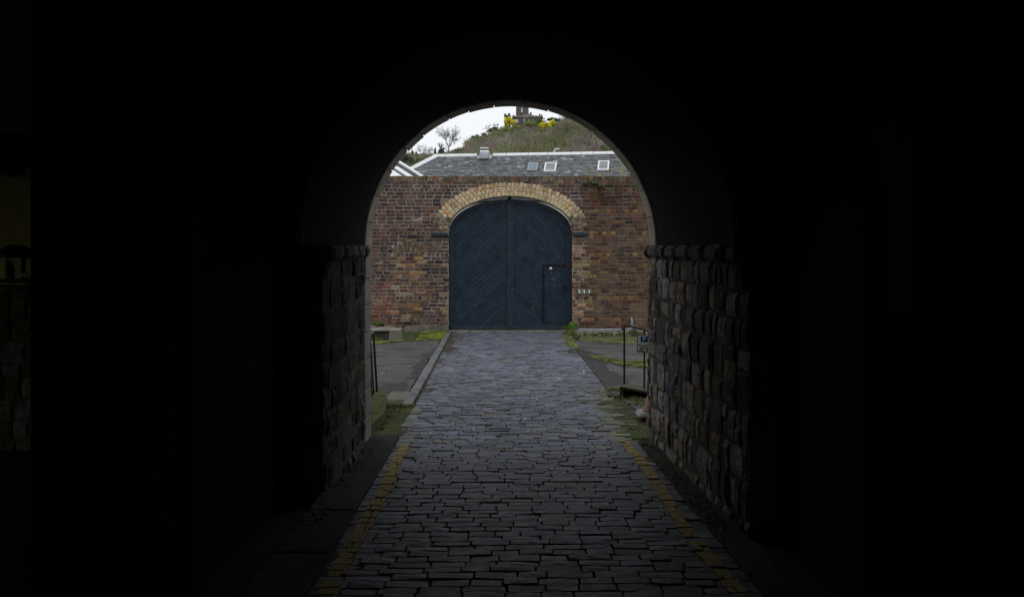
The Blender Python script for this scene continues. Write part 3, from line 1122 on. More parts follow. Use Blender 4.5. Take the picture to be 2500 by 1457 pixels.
# dark mortar fillet behind the pale arch
# small blind arch on the left, two rings
its = []
for ring, rad in ((0, 0), (1, 13)):
    n_ = 15 - ring * 2
    for i in range(n_):
        px = 958 + ring * 5 + (80 - ring * 10) * (i + .5) / n_
        dx = (px - 998) / 44.0
        py = 589 + 22 * dx * dx + rad + 6.5
        sl = math.atan2(-2 * 22 * dx / 44.0, 1)
        m = Matrix.Translation((gx(px, DW), DW - .003 + R.uniform(-.003, .003), gzz(py, DW))) @ Matrix.Rotation(-sl * 1.1, 4, 'Y') @ \
            Matrix.Diagonal(((80 - ring * 10) / n_ * DW / F / max(.6, math.cos(sl)) - .016, .1, 12.2 * DW / F, 1))
        t = R.random()
        its.append((R.randrange(10), m, jit((.105, .07, .045) if t < .65 else (.2, .145, .075), .2), 1))
pieces(wall, 'blind_arch_brick', HEADS, its, M_BRICK, 300)

# painted timber pads where the arch starts
for a, b in ((1053, 1094), (1398, 1437)):
    s = MB(); s.bbox(gx(a, DW), gx(b, DW), DW - .07, DW + .05, gzz(576, DW), gzz(568, DW), .008)
    s.build('impost_block', M_GATE, wall)
# rendered foot of the wall
s = MB(); s.bbox(gx(988, DW), gx(1094, DW), DW - .05, DW + .05, ZG - .3, gzz(796, DW), .012)
s.build('plinth', M_CONC, wall)

# old stone trough against the foot of the wall
tr = thing('stone_trough', at(940, 830, 22.4), 'mossy old stone trough block against the foot of the brick wall, left', 'trough')
s = MB()
x0, x1 = gx(860, 22.2), gx(950, 22.2)
zt = -.31
s.bbox(x0, x1, 22.0, 23.0, -.8, zt - .045, .03); s.build('basin', M_MOSSY, tr).color = (.05, .05, .035, 1)
s = MB(); s.bbox(x0 - .02, x1 + .01, 21.95, 23.04, zt - .043, zt, .015); s.build('rim', M_CONC, tr)
s = MB()
V, Fc = stone_shape(random.Random(3), 6, 5, .3)
s.add([(gx(966, 22.2) + p[0] * .3, 22.1 - p[2] * .12, -.45 + p[1] * .34) for p in V], Fc)
s.add([(gx(966, 22.2) + p[0] * .3, 22.3 + p[2] * .12, -.45 + p[1] * .34) for p in V], [tuple(reversed(f)) for f in Fc])
s.build('end_block', M_CONC, tr)

# slabs under the wall on the right, and the threshold
led = MB()
led.box(gx(1402, 24), 4.6, 23.62, 25.09, ZG - .3, -.64)
ledge = tag(led.build('stone_ledge', M_CONC), 'pale stone slab ledge along the foot of the brick wall, right of the gate', 'ledge')
x = gx(1402, 24)
while x < 4.6:
    ln = R.uniform(.5, 1.5)
    s = MB(); s.bbox(x, x + ln - .015, 23.6 + R.uniform(-.06, .06), 25.085, -.638, -.585 + R.uniform(-.008, .008), .015)
    o = s.build('slab', M_PAVE, ledge); v = R.uniform(.85, 1.2); o.color = (.17 * v, .155 * v, .12 * v, 1)
    x += ln
th = MB(); th.box(GXc - GA, GXc + GA, 24.80, 25.58, ZG - .3, ZG - .03)
tho = tag(th.build('threshold', M_CONC), 'row of pale kerb stones along the foot of the blue gate', 'threshold')
x = GXc - GA
while x < GXc + GA - .1:
    ln = min(R.uniform(.3, .6), GXc + GA - x)
    s = MB(); s.bbox(x + .006, x + ln - .006, 24.86, 25.2, ZG - .1, ZG + .012 + R.uniform(-.004, .004), .01)
    o = s.build('kerb_stone', M_PAVE, tho); v = R.uniform(.85, 1.15); o.color = (.17 * v, .16 * v, .135 * v, 1)
    x += ln


# ================================================================== GATE
DG = DW + .2
gate = thing('wooden_gate', (GXc, DG, ZG), 'big dark blue double gate of diagonal boards under the pale arch', 'gate')
gs = DG / F
za, zb = gzz(806, DG), gzz(487, DG)
gW = 149 * gs; gH = 76 * gs; zsp = gzz(563, DG)
gcx = gx(1246, DG)


def leaf_hull(x0, x1, z0, inset=0.0):
    """convex outline of one leaf below the elliptical head, counter-clockwise in x-z"""
    A, B = gW - inset, gH - inset
    pts = [(x0, z0), (x1, z0)]
    n = 26
    arc = []
    for i in range(n + 1):
        x = x1 + (x0 - x1) * i / n
        r = max(0.0, 1 - ((x - gcx) / A) ** 2)
        arc.append((x, zsp + B * math.sqrt(r)))
    return pts + arc


mid = gcx - 0.5 * gs
for side in (-1, 1):
    leaf = bpy.data.objects.new('gate_leaf', None)
    if side < 0: X0, X1 = gx(1098, DG), mid - .004
    else: X0, X1 = mid + .004, gx(1394, DG)
    hull = leaf_hull(X0, X1, za + .02, .0)
    bk = MB(); bk.xz(hull, DG + .03, DG + .05)
    leaf = bk.build('gate_leaf', M_GATEDK, gate)
    sw = 11 * gs
    if side < 0: a0, a1 = X0 + sw, X1 - 8 * gs
    else: a0, a1 = X0 + 8 * gs, X1 - 11 * gs
    inner = leaf_hull(a0, a1, za + .02 + 13 * gs, .10)
    ang = math.radians(42)
    dirv = (math.cos(ang), math.sin(ang)) if side < 0 else (math.cos(ang), -math.sin(ang))
    nrm = (-dirv[1], dirv[0])
    if nrm[1] < 0: nrm = (-nrm[0], -nrm[1])
    bw = 9.6 * gs
    for i in range(-60, 60):
        base = (gcx + nrm[0] * i * bw, zsp - 1.5 + nrm[1] * i * bw)
        g = .0042
        q = [(base[0] - dirv[0] * 6 + nrm[0] * g, base[1] - dirv[1] * 6 + nrm[1] * g), (base[0] + dirv[0] * 6 + nrm[0] * g, base[1] + dirv[1] * 6 + nrm[1] * g),
             (base[0] + dirv[0] * 6 + nrm[0] * (bw - g), base[1] + dirv[1] * 6 + nrm[1] * (bw - g)), (base[0] - dirv[0] * 6 + nrm[0] * (bw - g), base[1] - dirv[1] * 6 + nrm[1] * (bw - g))]
        po_ = clip_convex(q, inner)
        if len(po_) < 3: continue
        b = MB(); off = R.uniform(-.003, .003)
        b.xz(po_, DG + .004 + off, DG + .028)
        o = b.build('board', M_BOARD, leaf); v = R.uniform(.82, 1.2); o.color = (.015 * v, .0295 * v, .049 * v, 1)
    st_ = MB()
    for (xa, xb) in ((X0, a0 - .003), (a1 + .003, X1)):
        st_ = MB(); st_.xz(clip_convex([(xa, za), (xb, za), (xb, 9), (xa, 9)], leaf_hull(X0, X1, za + .02)), DG - .022, DG + .026)
        st_.build('stile', M_GATE, leaf)
    rl = MB(); rl.xz([(a0 - .001, za + .02), (a1 + .001, za + .02), (a1 + .001, za + .02 + 12.4 * gs), (a0 - .001, za + .02 + 12.4 * gs)], DG - .012, DG + .026)
    rl.build('bottom_rail', M_GATE, leaf)
    tp = MB()
    up, dn = leaf_hull(a0, a1, 0, .0)[2:], leaf_hull(a0, a1, 0, .097)[2:]
    n_ = len(up)
    V = [(x, DG - .016, z) for x, z in up] + [(x, DG - .016, z) for x, z in dn] + [(x, DG + .026, z) for x, z in up] + [(x, DG + .026, z) for x, z in dn]
    Fc = []
    for i in range(n_ - 1):
        Fc += [(i, i + 1, n_ + i + 1, n_ + i), (n_ + i, n_ + i + 1, 3 * n_ + i + 1, 3 * n_ + i), (i + 1, i, 2 * n_ + i, 2 * n_ + i + 1)]
    tp.add(V, Fc); tp.build('top_rail', M_GATE, leaf)
    if side > 0:
        x0, x1, z1, z0 = gx(1329, DG), gx(1386, DG), gzz(649, DG), gzz(793, DG)
        wk = MB()
        wk.box(x0 - .045, x0, DG - .02, DG + .02, z0, z1 + .03)
        wk.box(x0 + .001, x1, DG - .012, DG + .02, z1, z1 + .03)
        wk.build('wicket_frame', M_GATEDK, leaf)
        pk = MB()
        pk.box(gx(1341, DG), gx(1348, DG), DG - .05, DG - .013, gzz(650, DG), gzz(643, DG))
        pk.build('hasp', M_IRON, leaf)
        pk = MB()
        c = at(1344.5, 656, DG - .06)
        pk.lathe((c.x, c.y, c.z), [(.02, -.045), (.042, -.03), (.045, 0), (.035, .03), (.015, .045)], 12)
        pk.build('padlock', M_STEEL, leaf, smooth=True)
        pk = MB(); pk.box(gx(1376, DG), gx(1384, DG), DG - .03, DG + .0, gzz(708, DG), gzz(698, DG)); pk.build('latch', M_IRON, leaf)
        fx = MB()
        for _ in range(22):
            p = at(R.gauss(1342, 16), R.uniform(658, 705), DG)
            r = R.choice((.002, .003, .005))
            fx.box(p.x - r, p.x + r, DG - .008, DG + .004, p.z - r, p.z + r * 1.6)
        for p_ in ((1254, 705), (1296, 735), (1362, 620), (1366, 627), (1301, 750)):
            p = at(*p_, DG); fx.box(p.x - .004, p.x + .004, DG - .026, DG + .004, p.z - .009, p.z + .009)
        fx.build('paint_chips', M_LITTER, leaf, kind='stuff')
        rf = MB(); p = at(1388, 650, DG); rf.lathe((p.x, DG - .028, p.z), [(.016, -.016), (.016, .016)], 8); rf.build('reflector', M_RED, leaf)
    else:
        rf = MB(); p = at(1104, 657, DG); rf.lathe((p.x, DG - .028, p.z), [(.014, -.014), (.014, .014)], 8); rf.build('reflector', M_RED, leaf)
        hg = MB(); hg.bbox(X0 - .02, X0 + .08, DG - .04, DG - .02, za + .03, za + .09, .006); hg.build('hinge_block', M_IRON, leaf)
# frame posts and the centre stop
s = MB()
s.box(GXc - GA + .001, gx(1098, DG) - .004, DG - .03, DG + .1, ZG - .05, zsp)
s.box(gx(1394, DG) + .004, GXc + GA - .001, DG - .03, DG + .1, ZG - .05, zsp)
s.build('gate_post', M_GATE, gate)
s = MB(); s.box(mid - .025, mid + .025, DG - .04, DG - .023, za + .03, gzz(489, DG)); s.build('meeting_strip', M_GATE, gate)
s = MB(); p = at(1244, 483, DG - .05); s.bbox(p.x - .05, p.x + .05, DG - .08, DG + .0, p.z - .05, p.z + .055, .008); s.build('head_stop', M_IRON, gate)

# small plate with three slots right of the gate
p = at(1425, 711, DW - .02)
vp = thing('wall_plate', p, 'small grey plate with three pale slots on the bricks right of the gate', 'wall plate')
s = MB(); s.bbox(gx(1407, DW), gx(1443, DW), DW - .045, DW + .02, gzz(718, DW), gzz(705, DW), .006); s.build('plate', M_CONC, vp)
for px in (1414, 1426, 1438):
    s = MB(); s.bbox(gx(px - 1.6, DW), gx(px + 1.6, DW), DW - .058, DW - .046, gzz(715.5, DW), gzz(707.5, DW), .003); s.build('slot', M_WHITE, vp)

# grey drain pipe along the foot of the wall
pp = thing('drain_pipe', at(1480, 806, 24.9), 'grey plastic drain pipe along the wall foot with upturned end', 'pipe')
zp = gzz(805.5, 24.95); r_ = 2.7 * 24.95 / F
s = MB(); s.tube([(gx(1409, 24.95), 24.95, zp - .03), (gx(1414, 24.95), 24.95, zp), (gx(1536, 24.95), 24.95, zp + .015), (gx(1541, 24.95), 24.95, zp + .04), (gx(1542.5, 24.95), 24.95, zp + .08), (gx(1542.5, 24.95), 24.95, gzz(784, 24.95)), (gx(1542.5, 24.95), 25.0, gzz(779, 24.95)), (gx(1542.5, 24.95), 25.09, gzz(777, 24.95))], r_, 12)
s.build('pipe_run', M_PIPE, pp, smooth=True)
s = MB()
for px in (1413, 1530): s.tube([(gx(px, 24.95), 24.95, zp + (px - 1414) * .00012 - .002), (gx(px + 5, 24.95), 24.95, zp + (px - 1409) * .00012)], r_ * 1.25, 12)
s.tube([(gx(1542.5, 24.95), 24.95, gzz(793, 24.95)), (gx(1542.5, 24.95), 24.95, gzz(789, 24.95))], r_ * 1.25, 12)
s.build('pipe_collar', M_PIPE, pp, smooth=True)


# ================================================================== RAILINGS, SIGN, CONE
DR = 12.1
rl = thing('iron_railing', at(1545, 940, DR), 'black iron stair railing with curled handrail on the mossy stone step, right', 'railing')
rg = lambda px, py, d_=DR: at(px, py, d_)
s = MB(); s.tube([rg(1524, 937), rg(1524, 797)], .013, 8); s.build('post', M_ROD, rl)
s = MB(); s.tube([rg(1573, 948), rg(1573, 806)], .012, 8); s.build('post', M_ROD, rl)
pts = [rg(1525, 803.5), rg(1521, 804.5), rg(1518, 802), rg(1517.5, 797.5), rg(1520, 794.5), rg(1526, 794.6), rg(1536, 795.8), rg(1552, 799.5), rg(1573, 805.5), rg(1620, 818), rg(1660, 829)]
s = MB(); s.tube(pts, .011, 8); s.build('handrail', M_ROD, rl)
s = MB(); s.tube([rg(1626, 960), rg(1626, 820)], .012, 8); s.build('post', M_ROD, rl)

stp = thing('stone_step', at(1560, 965, DR), 'raised mossy stone step with a dark hollow under its slab', 'step')
s = MB()
z0 = gz(DR) - .15
P = [rg(1513, 943, DR - .18), rg(1640, 966, DR - .18), rg(1640, 952, DR + .3), rg(1521, 934, DR + .3)]
top = [(p.x, p.y, p.z) for p in P]
s.hexa([(x, y, z - .028) for x, y, z in top] + top)
s.build('top_slab', M_PAVE, stp).color = (.075, .08, .045, 1)
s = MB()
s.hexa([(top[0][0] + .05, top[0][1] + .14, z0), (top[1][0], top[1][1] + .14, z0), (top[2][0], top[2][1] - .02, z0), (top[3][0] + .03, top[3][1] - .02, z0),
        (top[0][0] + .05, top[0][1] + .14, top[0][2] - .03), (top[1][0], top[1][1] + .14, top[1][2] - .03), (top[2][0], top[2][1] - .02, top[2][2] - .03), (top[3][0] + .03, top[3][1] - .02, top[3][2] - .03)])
s.build('back_block', M_GATEDK, stp)  # near-black colour paints the dark of the hollow under the slab
s = MB(); s.hexa([(top[0][0] + .0, top[0][1] + .02, z0), (top[0][0] + .045, top[0][1] + .02, z0), (top[3][0] + .025, top[3][1] - .02, z0), (top[3][0] - .01, top[3][1] - .02, z0),
        (top[0][0] + .0, top[0][1] + .02, top[0][2] - .03), (top[0][0] + .045, top[0][1] + .02, top[0][2] - .037), (top[3][0] + .025, top[3][1] - .02, top[3][2] - .03), (top[3][0] - .01, top[3][1] - .02, top[3][2] - .03)])
s.build('cheek', M_CONC, stp)


def text_mesh(txt, size, align='LEFT'):
    cu = bpy.data.curves.new('t', 'FONT'); cu.body = txt; cu.size = size; cu.extrude = .0008; cu.align_x = align
    cu.resolution_u = 3
    ob = bpy.data.objects.new('t', cu); COL.objects.link(ob)
    dg = bpy.context.evaluated_depsgraph_get()
    me = bpy.data.meshes.new_from_object(ob.evaluated_get(dg))
    bpy.data.objects.remove(ob); bpy.data.curves.remove(cu)
    return me


DS = DR - .03
sg = thing('parking_sign', at(1577, 839, DS), 'small white permit parking sign with blue P square, on the railing', 'sign')
k = DS / F
s = MB(); s.bbox(gx(1555.5, DS), gx(1600, DS), DS, DS + .006, gzz(860, DS), gzz(817, DS), .002); s.build('border', M_BLACK, sg)
s = MB(); s.bbox(gx(1557.2, DS), gx(1598.3, DS), DS - .003, DS - .0005, gzz(858.4, DS), gzz(818.6, DS), .001); s.build('face', M_SIGN, sg)
s = MB(); s.bbox(gx(1564, DS), gx(1582, DS), DS - .006, DS - .0035, gzz(835, DS), gzz(820, DS), .001); s.build('blue_square', M_BLUE, sg)
for txt, px, py, h, m_ in (('P', 1568, 833, 16.5, M_WHITE), ('Permit', 1559, 845.3, 9.0, M_BLACK), ('parking', 1562, 851.6, 8.4, M_BLACK), ('past this', 1559, 857.6, 8.4, M_BLACK)):
    me = text_mesh(txt, h * k * 1.05)
    for v in me.vertices:
        x, y = v.co.x, v.co.y
        v.co = (gx(px, DS) + x, DS - (.0085 if txt == 'P' else .0055) - v.co.z, gzz(py, DS) + y)
    me.materials.clear(); me.materials.append(m_)
    link('lettering', me, None, sg)

# yellow post foot beyond the step
s = MB(); c = at(1589, 940, 13.4)
yb = thing('yellow_bollard', c, 'small yellow bollard half hidden behind the passage corner', 'bollard')
s.lathe((c.x, c.y, c.z), [(.045, -.02), (.045, .15), (.04, .165)], 12); s.build('post', M_YEL2, yb)
s = MB(); s.lathe((c.x, c.y, c.z), [(.075, -.04), (.075, -.015), (.048, -.01)], 12); s.build('foot', M_YEL2, yb)

# traffic cone
DCn = 10.25
c = Vector((gx(1596, DCn), DCn, gz(DCn)))
cone = thing('traffic_cone', c, 'faded orange and white traffic cone on grey base by the passage corner', 'traffic cone')
hz_ = .075
s = MB()
s.bbox(c.x - .185, c.x + .185, c.y - .17, c.y + .17, c.z, c.z + hz_, .03); s.build('base', M_CONEBASE, cone)
r_at = lambda h: .115 - .093 * h / .36
s = MB(); s.lathe((c.x, c.y, c.z + hz_ + .001), [(.12, 0), (.118, .012), (r_at(.02), .02), (r_at(.19), .19)], 20); s.build('cone_body', M_ORANGE, cone, smooth=True)
s = MB(); s.lathe((c.x, c.y, c.z + hz_ + .001), [(r_at(.191) + .001, .191), (r_at(.29), .29)], 20); s.build('white_sleeve', M_WHITE, cone, smooth=True)
s = MB(); s.lathe((c.x, c.y, c.z + hz_ + .001), [(r_at(.291), .291), (r_at(.35), .35), (.01, .355)], 20); s.build('tip', M_ORANGE, cone, smooth=True)

# left: stone kerb block and railing beyond the jamb
kbk = MB()
p0, p1 = at(947, 977, 11.6), at(905, 1068, 9.35)
P = [(-1.62, 9.35), (p1.x - .0, 9.35), (-1.36, 10.0), (-1.46, 11.0), (-1.56, 11.7), (-1.8, 11.75)]
kbk.prism(P, gz(11) - .3, gz(10.4) + .10)
tag(kbk.build('kerb_block', M_PAVE), 'moss-covered stone kerb block under the railing outside the left jamb', 'kerb').color = (.07, .075, .035, 1)
rl = thing('iron_railing', at(915, 970, 11.6), 'black iron railing seen edge-on beyond the left stone jamb', 'railing')
s = MB(); s.tube([at(921, 968, 11.5), at(911.5, 812, 11.5)], [.016, .013], 8); s.build('post', M_ROD, rl)
for i in range(9):
    d_ = 11.3 - i * .13
    s = MB(); s.tube([(-1.655 - .002 * i, d_, gz(11) + .09), (-1.70 - .002 * i, d_, .52)], .011, 6); s.build('baluster', M_ROD, rl)
s = MB(); s.tube([at(911.5, 811.5, 11.52), (-1.72, 10.2, .535)], .016, 8); s.build('handrail', M_ROD, rl)
s = MB(); s.tube([at(921, 967, 11.5), (-1.665, 10.2, gz(11) + .12)], .011, 8); s.build('bottom_rail', M_ROD, rl)


# ================================================================== SLATE ROOFED BUILDING BEHIND THE WALL
P1 = at(1065, 381, 38.0)
P2 = at(1560, 373, 36.7); P2.z = P1.z
rd = (P2 - P1).normalized()
fr = Vector((rd.y, -rd.x, 0)).normalized()
if fr.y > 0: fr = -fr
PITCH = math.radians(35)
dn = (fr * math.cos(PITCH) + Vector((0, 0, -math.sin(PITCH)))).normalized()
rn = rd.cross(dn)
if rn.z < 0: rn = -rn
rb = thing('slate_building', (P1.x + 5, 39, -.7), 'long low building with grey slate roof and white ridge behind the wall', 'building')
RL = 11.0
SL = 3.4


def rp(u, v, n=0.0):
    return P1 + rd * u + dn * v + rn * n


def on_roof(px, py):
    dr = at(px, py, 1.0) - Vector((0, 0, CZ))
    o = Vector((0, 0, CZ))
    t = (P1 - o).dot(rn) / dr.dot(rn)
    q = o + dr * t
    return (q - P1).dot(rd), (q - P1).dot(dn)


hx = math.cos(PITCH)
rm = MB()
A, B = rp(0, 0, -.03), rp(RL, 0, -.03)
C_, D_ = rp(RL, SL, -.03), P1 - rd * (SL * hx) + dn * SL - rn * .03
back = Vector((-fr.x, -fr.y, 0))
E_, F_ = P1 - rd * (SL * hx) + back * SL * hx - Vector((0, 0, SL * math.sin(PITCH))), rp(RL, 0) + back * SL * hx - Vector((0, 0, SL * math.sin(PITCH)))
rm.add([A, B, C_, D_, E_, F_], [(0, 3, 2, 1), (0, 4, 3), (0, 1, 5, 4), (3, 4, 5, 2), (1, 2, 5)])
roof = rm.build('roof', M_UNDER, rb)
wmb = MB()
q = [rp(RL - .2, SL - .3), P1 - rd * (SL * hx - .25) + dn * (SL - .3)]
zt = C_.z - .0
wmb.prism([(q[1].x, q[1].y), (q[0].x, q[0].y), (F_.x - .2, F_.y - .3), (E_.x + .2, E_.y - .3)], -1.0, zt - .02)
wmb.build('wall', M_PALE, rb)


def slate_shape(rnd):
    j = lambda a: rnd.uniform(-a, a)
    a = [(-.5 + j(.03), 0), (.5 + j(.03), 0), (.5 + j(.03), 1 + j(.12)), (j(.2), 1 + j(.1)), (-.5 + j(.03), 1 + j(.12))]
    n = len(a)
    V = [(x, y, 0 + .0 * y) for x, y in a] + [(x, y, 1) for x, y in a]
    V = [(x, y, z * (1 if y > .5 else .25)) for x, y, z in V]
    Fc = [tuple(range(n, 2 * n)), tuple(reversed(range(n)))] + [(i, (i + 1) % n, n + (i + 1) % n, n + i) for i in range(n)]
    return V, Fc


SLATES = [slate_shape(RB) for _ in range(12)]
rot = Matrix((rd, dn, rn)).transposed().to_4x4()
its = []
v = .03
row = 0
RSl = random.Random(8)
openings = [(1290, 1311, 399, 418), (1331, 1358, 400, 423), (1460, 1487, 397, 420)]
while v < 2.5:
    gauge = .112 * RSl.uniform(.95, 1.05)
    u = -v * hx + RSl.uniform(0, .1)
    while u < RL - .3:
        w_ = RSl.uniform(.12, .22)
        c = rp(u + w_ / 2, v)
        px, py = screen(rp(u + w_ / 2, v + gauge / 2))
        if not any(a < px < b and e < py < f for a, b, e, f in openings):
            t = RSl.random()
            val = RSl.uniform(.55, 1.35)
            col = (.12 * val, .127 * val, .142 * val)
            if t < .12: col = (.13 * val, .13 * val, .11 * val)
            elif t < .16: col = (.25 * val, .25 * val, .25 * val)
            lich = nz(c.x * .6, c.z * 1.2, 4)
            if lich > .28 and RSl.random() < .4: col = (.15, .15, .085)
            m = Matrix.Translation(c) @ rot @ Matrix.Rotation(RSl.gauss(0, .02), 4, 'Z') @ Matrix.Rotation(RSl.gauss(0, .02), 4, 'X') @ Matrix.Diagonal((w_ - .008, gauge * 1.25, .02 + RSl.uniform(0, .008), 1))
            vis = 1000 < px < 1535 and py < 431
            its.append((RSl.randrange(12), m, col, (1 + w_) if vis else 0))
        u += w_
    v += gauge
    row += 1
pieces(roof, 'slate', SLATES, its, M_SLATE, 300, 'slates')


def cap_piece(mb, a, b, d1, d2, up, w1, w2, t=.05):
    """folded lead cap from a to b, one wing along d1 and the other along d2"""
    V = []
    for p in (a, b):
        V += [p + d1 * w1 + up * .02, p + up * t, p + d2 * w2 + up * .02, p + d2 * w2 - up * .03, p - up * .0, p + d1 * w1 - up * .03]
    Fc = [tuple(reversed(range(6))), tuple(range(6, 12))] + [(i, (i + 1) % 6, 6 + (i + 1) % 6, 6 + i) for i in range(6)]
    mb.add(V, Fc)


upv = Vector((0, 0, 1))
dn2 = (back * math.cos(PITCH) - upv * math.sin(PITCH)).normalized()
edges_px = [1062, 1090, 1124.5, 1157, 1166, 0, 1204, 1237, 1290.5, 1338, 1393, 1419, 1449, 1481, 1520, 1560, 1600, 1640, 1680]
for a, b in zip(edges_px, edges_px[1:]):
    if a == 0 or b == 0: continue
    ua, ub = on_roof(a, 379 - (a - 1065) * .0155)[0], on_roof(b, 379 - (b - 1065) * .0155)[0]
    m_ = MB(); cap_piece(m_, rp(ua + .008, 0, .02), rp(ub - .008, 0, .02), dn, dn2, upv, .105, .105, .055)
    m_.build('ridge_cap', M_LEAD, rb)
hd_ = (-rd * hx + dn).normalized()
side2 = (-rd * math.cos(PITCH) - upv * math.sin(PITCH)).normalized()
t = .02
for ln in (.62, .6, .62, .6, .6):
    m_ = MB(); a, b = P1 + hd_ * (t + .008) + upv * .03, P1 + hd_ * (t + ln - .008) + upv * .03
    cap_piece(m_, a, b, (rd * .8 + dn * .35).normalized(), (side2 * .8 + back * .6).normalized(), upv, .15, .12, .06)
    m_.build('hip_cap', M_LEAD, rb)
    t += ln

# ridge ventilator
DVt = 37.5
vt = MB(); x0, x1 = gx(1171.5, DVt), gx(1195, DVt)
vt.hexa([(x0, DVt - .22, gzz(389, DVt)), (x1, DVt - .22, gzz(389, DVt)), (x1, DVt + .3, gzz(389, DVt)), (x0, DVt + .3, gzz(389, DVt)),
         (x0, DVt - .22, gzz(372, DVt)), (x1, DVt - .22, gzz(372, DVt)), (x1, DVt + .3, gzz(372, DVt)), (x0, DVt + .3, gzz(372, DVt))])
vent = vt.build('roof_ventilator', M_ZINC, rb)
s = MB(); s.hexa([(x0, DVt - .22, gzz(372, DVt)), (x1, DVt - .22, gzz(372, DVt)), (x1, DVt + .3, gzz(372, DVt)), (x0, DVt + .3, gzz(372, DVt)),
                  (gx(1174, DVt), DVt - .15, gzz(367.5, DVt)), (gx(1191.5, DVt), DVt - .15, gzz(367.5, DVt)), (gx(1191.5, DVt), DVt + .2, gzz(367.5, DVt)), (gx(1174, DVt), DVt + .2, gzz(367.5, DVt))]); s.build('hood', M_LEAD, vent)
s = MB(); s.box(gx(1174, DVt), gx(1191, DVt), DVt - .14, DVt + .19, gzz(367.5, DVt), gzz(364.5, DVt)); s.build('neck', M_BLACK, vent)
s = MB(); s.bbox(gx(1172, DVt), gx(1192.5, DVt), DVt - .2, DVt + .25, gzz(364.5, DVt), gzz(361.2, DVt), .01); s.build('lid', M_LEAD, vent)
ua, va_ = on_roof(1167, 380)[0], 0
fl = MB(); u0, u1 = on_roof(1166, 386)[0], on_roof(1200, 386)[0]
_, v1 = on_roof(1183, 389)
fl.hexa([rp(u0 - .02, v1, .015), rp(u1 + .02, v1, .015), rp(u1, .05, .015), rp(u0, .05, .015), rp(u0 - .02, v1, .045), rp(u1 + .02, v1, .045), rp(u1, .05, .045), rp(u0, .05, .045)])
fl.build('flashing', M_ZINC, vent)
s = MB()
for i in range(6):
    z0 = gzz(386 - i * 2.2, DVt); s.box(x0 + .04, x1 - .04, DVt - .245, DVt - .222, z0 - .012, z0 + .006)
s.build('louvre', M_LEAD, vent)


def roof_box(px0, px1, py0, py1, kind):
    u0, v0 = on_roof(px0, py0); u1, v1 = on_roof(px1, py1)
    du = u1 - u0
    def bx(mb, a, b, c, d_, n0, n1):
        mb.hexa([rp(a, d_, n0), rp(b, d_, n0), rp(b, c, n0), rp(a, c, n0), rp(a, d_, n1), rp(b, d_, n1), rp(b, c, n1), rp(a, c, n1)])
    if kind == 'skylight':
        root = MB(); bx(root, u0, u1, v0, v1, -.02, .05); r_o = root.build('skylight', M_ZINC, rb)
        for a, b in ((u0 + .03, (u0 + u1) / 2 - .008), ((u0 + u1) / 2 + .008, u1 - .03)):
            g = MB(); bx(g, a, b, v0 + .04, v1 - .05, .051, .058); g.build('pane', M_GLASS, r_o)
        g = MB(); bx(g, u0, u1, v1 + .02, v1 + .09, .03, .045); g.build('apron', M_CONC, r_o)
    else:
        root = MB(); bx(root, u0 + .02, u1 - .02, v0 + .02, v1 - .02, -.02, .02); r_o = root.build('louvre_vent', M_BLACK, rb)
        g = MB(); w_ = .055
        bx(g, u0, u0 + w_, v0, v1, 0, .09); bx(g, u1 - w_, u1, v0, v1, 0, .09)
        bx(g, u0 + w_, u1 - w_, v0, v0 + w_, 0, .088); bx(g, u0 + w_, u1 - w_, v1 - w_, v1, 0, .088)
        g.build('frame', M_LEAD, r_o)
        n = 6
        for i in range(n):
            vv = v0 + w_ + (v1 - v0 - 2 * w_) * (i + .2) / n
            g = MB(); bx(g, u0 + w_ + .002, u1 - w_ - .002, vv, vv + (v1 - v0 - 2 * w_) / n * .45, .03, .06); g.build('slat', M_SLAT, r_o)


roof_box(1291, 1311, 400, 417, 'skylight')
roof_box(1331.5, 1356.5, 401, 422, 'louvre')
roof_box(1461, 1486, 397.5, 419, 'louvre')

# second slate roof at the left with white strips
HB, HA = at(1036, 437, 27.0), at(958, 388, 28.6)
nb = thing('outbuilding', (-5, 28.5, -.7), 'nearer slate-roofed outbuilding with white roof strips, left behind the wall', 'building')
hip = (HA - HB)
eave = Vector((-1, 0.02, 0))
Q0, Q1 = HB, HB + hip * 2.2
Q3 = HB + eave * 5.5
Q2 = Q1 + eave * 3.5
nrm2 = hip.cross(eave).normalized()
if nrm2.z < 0: nrm2 = -nrm2
s = MB(); s.hexa([p - nrm2 * .06 for p in (Q0, Q1, Q2, Q3)] + [Q0, Q1, Q2, Q3])
nroof = s.build('roof', M_UNDER, nb)
s = MB(); s.box(-7.5, HB.x - .3, 27.6, 31, -1, HB.z - .25); s.build('wall', M_PALE, nb)
its = []
hl = hip.length; hn = hip.normalized()
ev = eave.normalized()
upn = nrm2.cross(ev).normalized()
if upn.z < 0: upn = -upn
rot2 = Matrix((ev, -upn, nrm2)).transposed()
if rot2.determinant() < 0: rot2 = Matrix((-ev, -upn, nrm2)).transposed()
rot2 = rot2.to_4x4()
tmax = (hip * 2.2).dot(upn)
v = .0
while v < tmax - .05:
    off = (hn * (v / max(1e-3, hn.dot(upn))))
    u = .05
    while u < 2.6:
        w_ = RSl.uniform(.13, .22)
        c = HB + off + ev * (u + w_ / 2) + nrm2 * .0
        val = RSl.uniform(.55, 1.3)
        m = Matrix.Translation(c + upn * .14) @ rot2 @ Matrix.Diagonal((w_ - .008, .17, .022, 1))
        its.append((RSl.randrange(12), m, (.1 * val, .1 * val, .095 * val), 0))
        u += w_
    v += .13
pieces(nroof, 'slate', SLATES, its, M_SLATE, 0, 'slates')


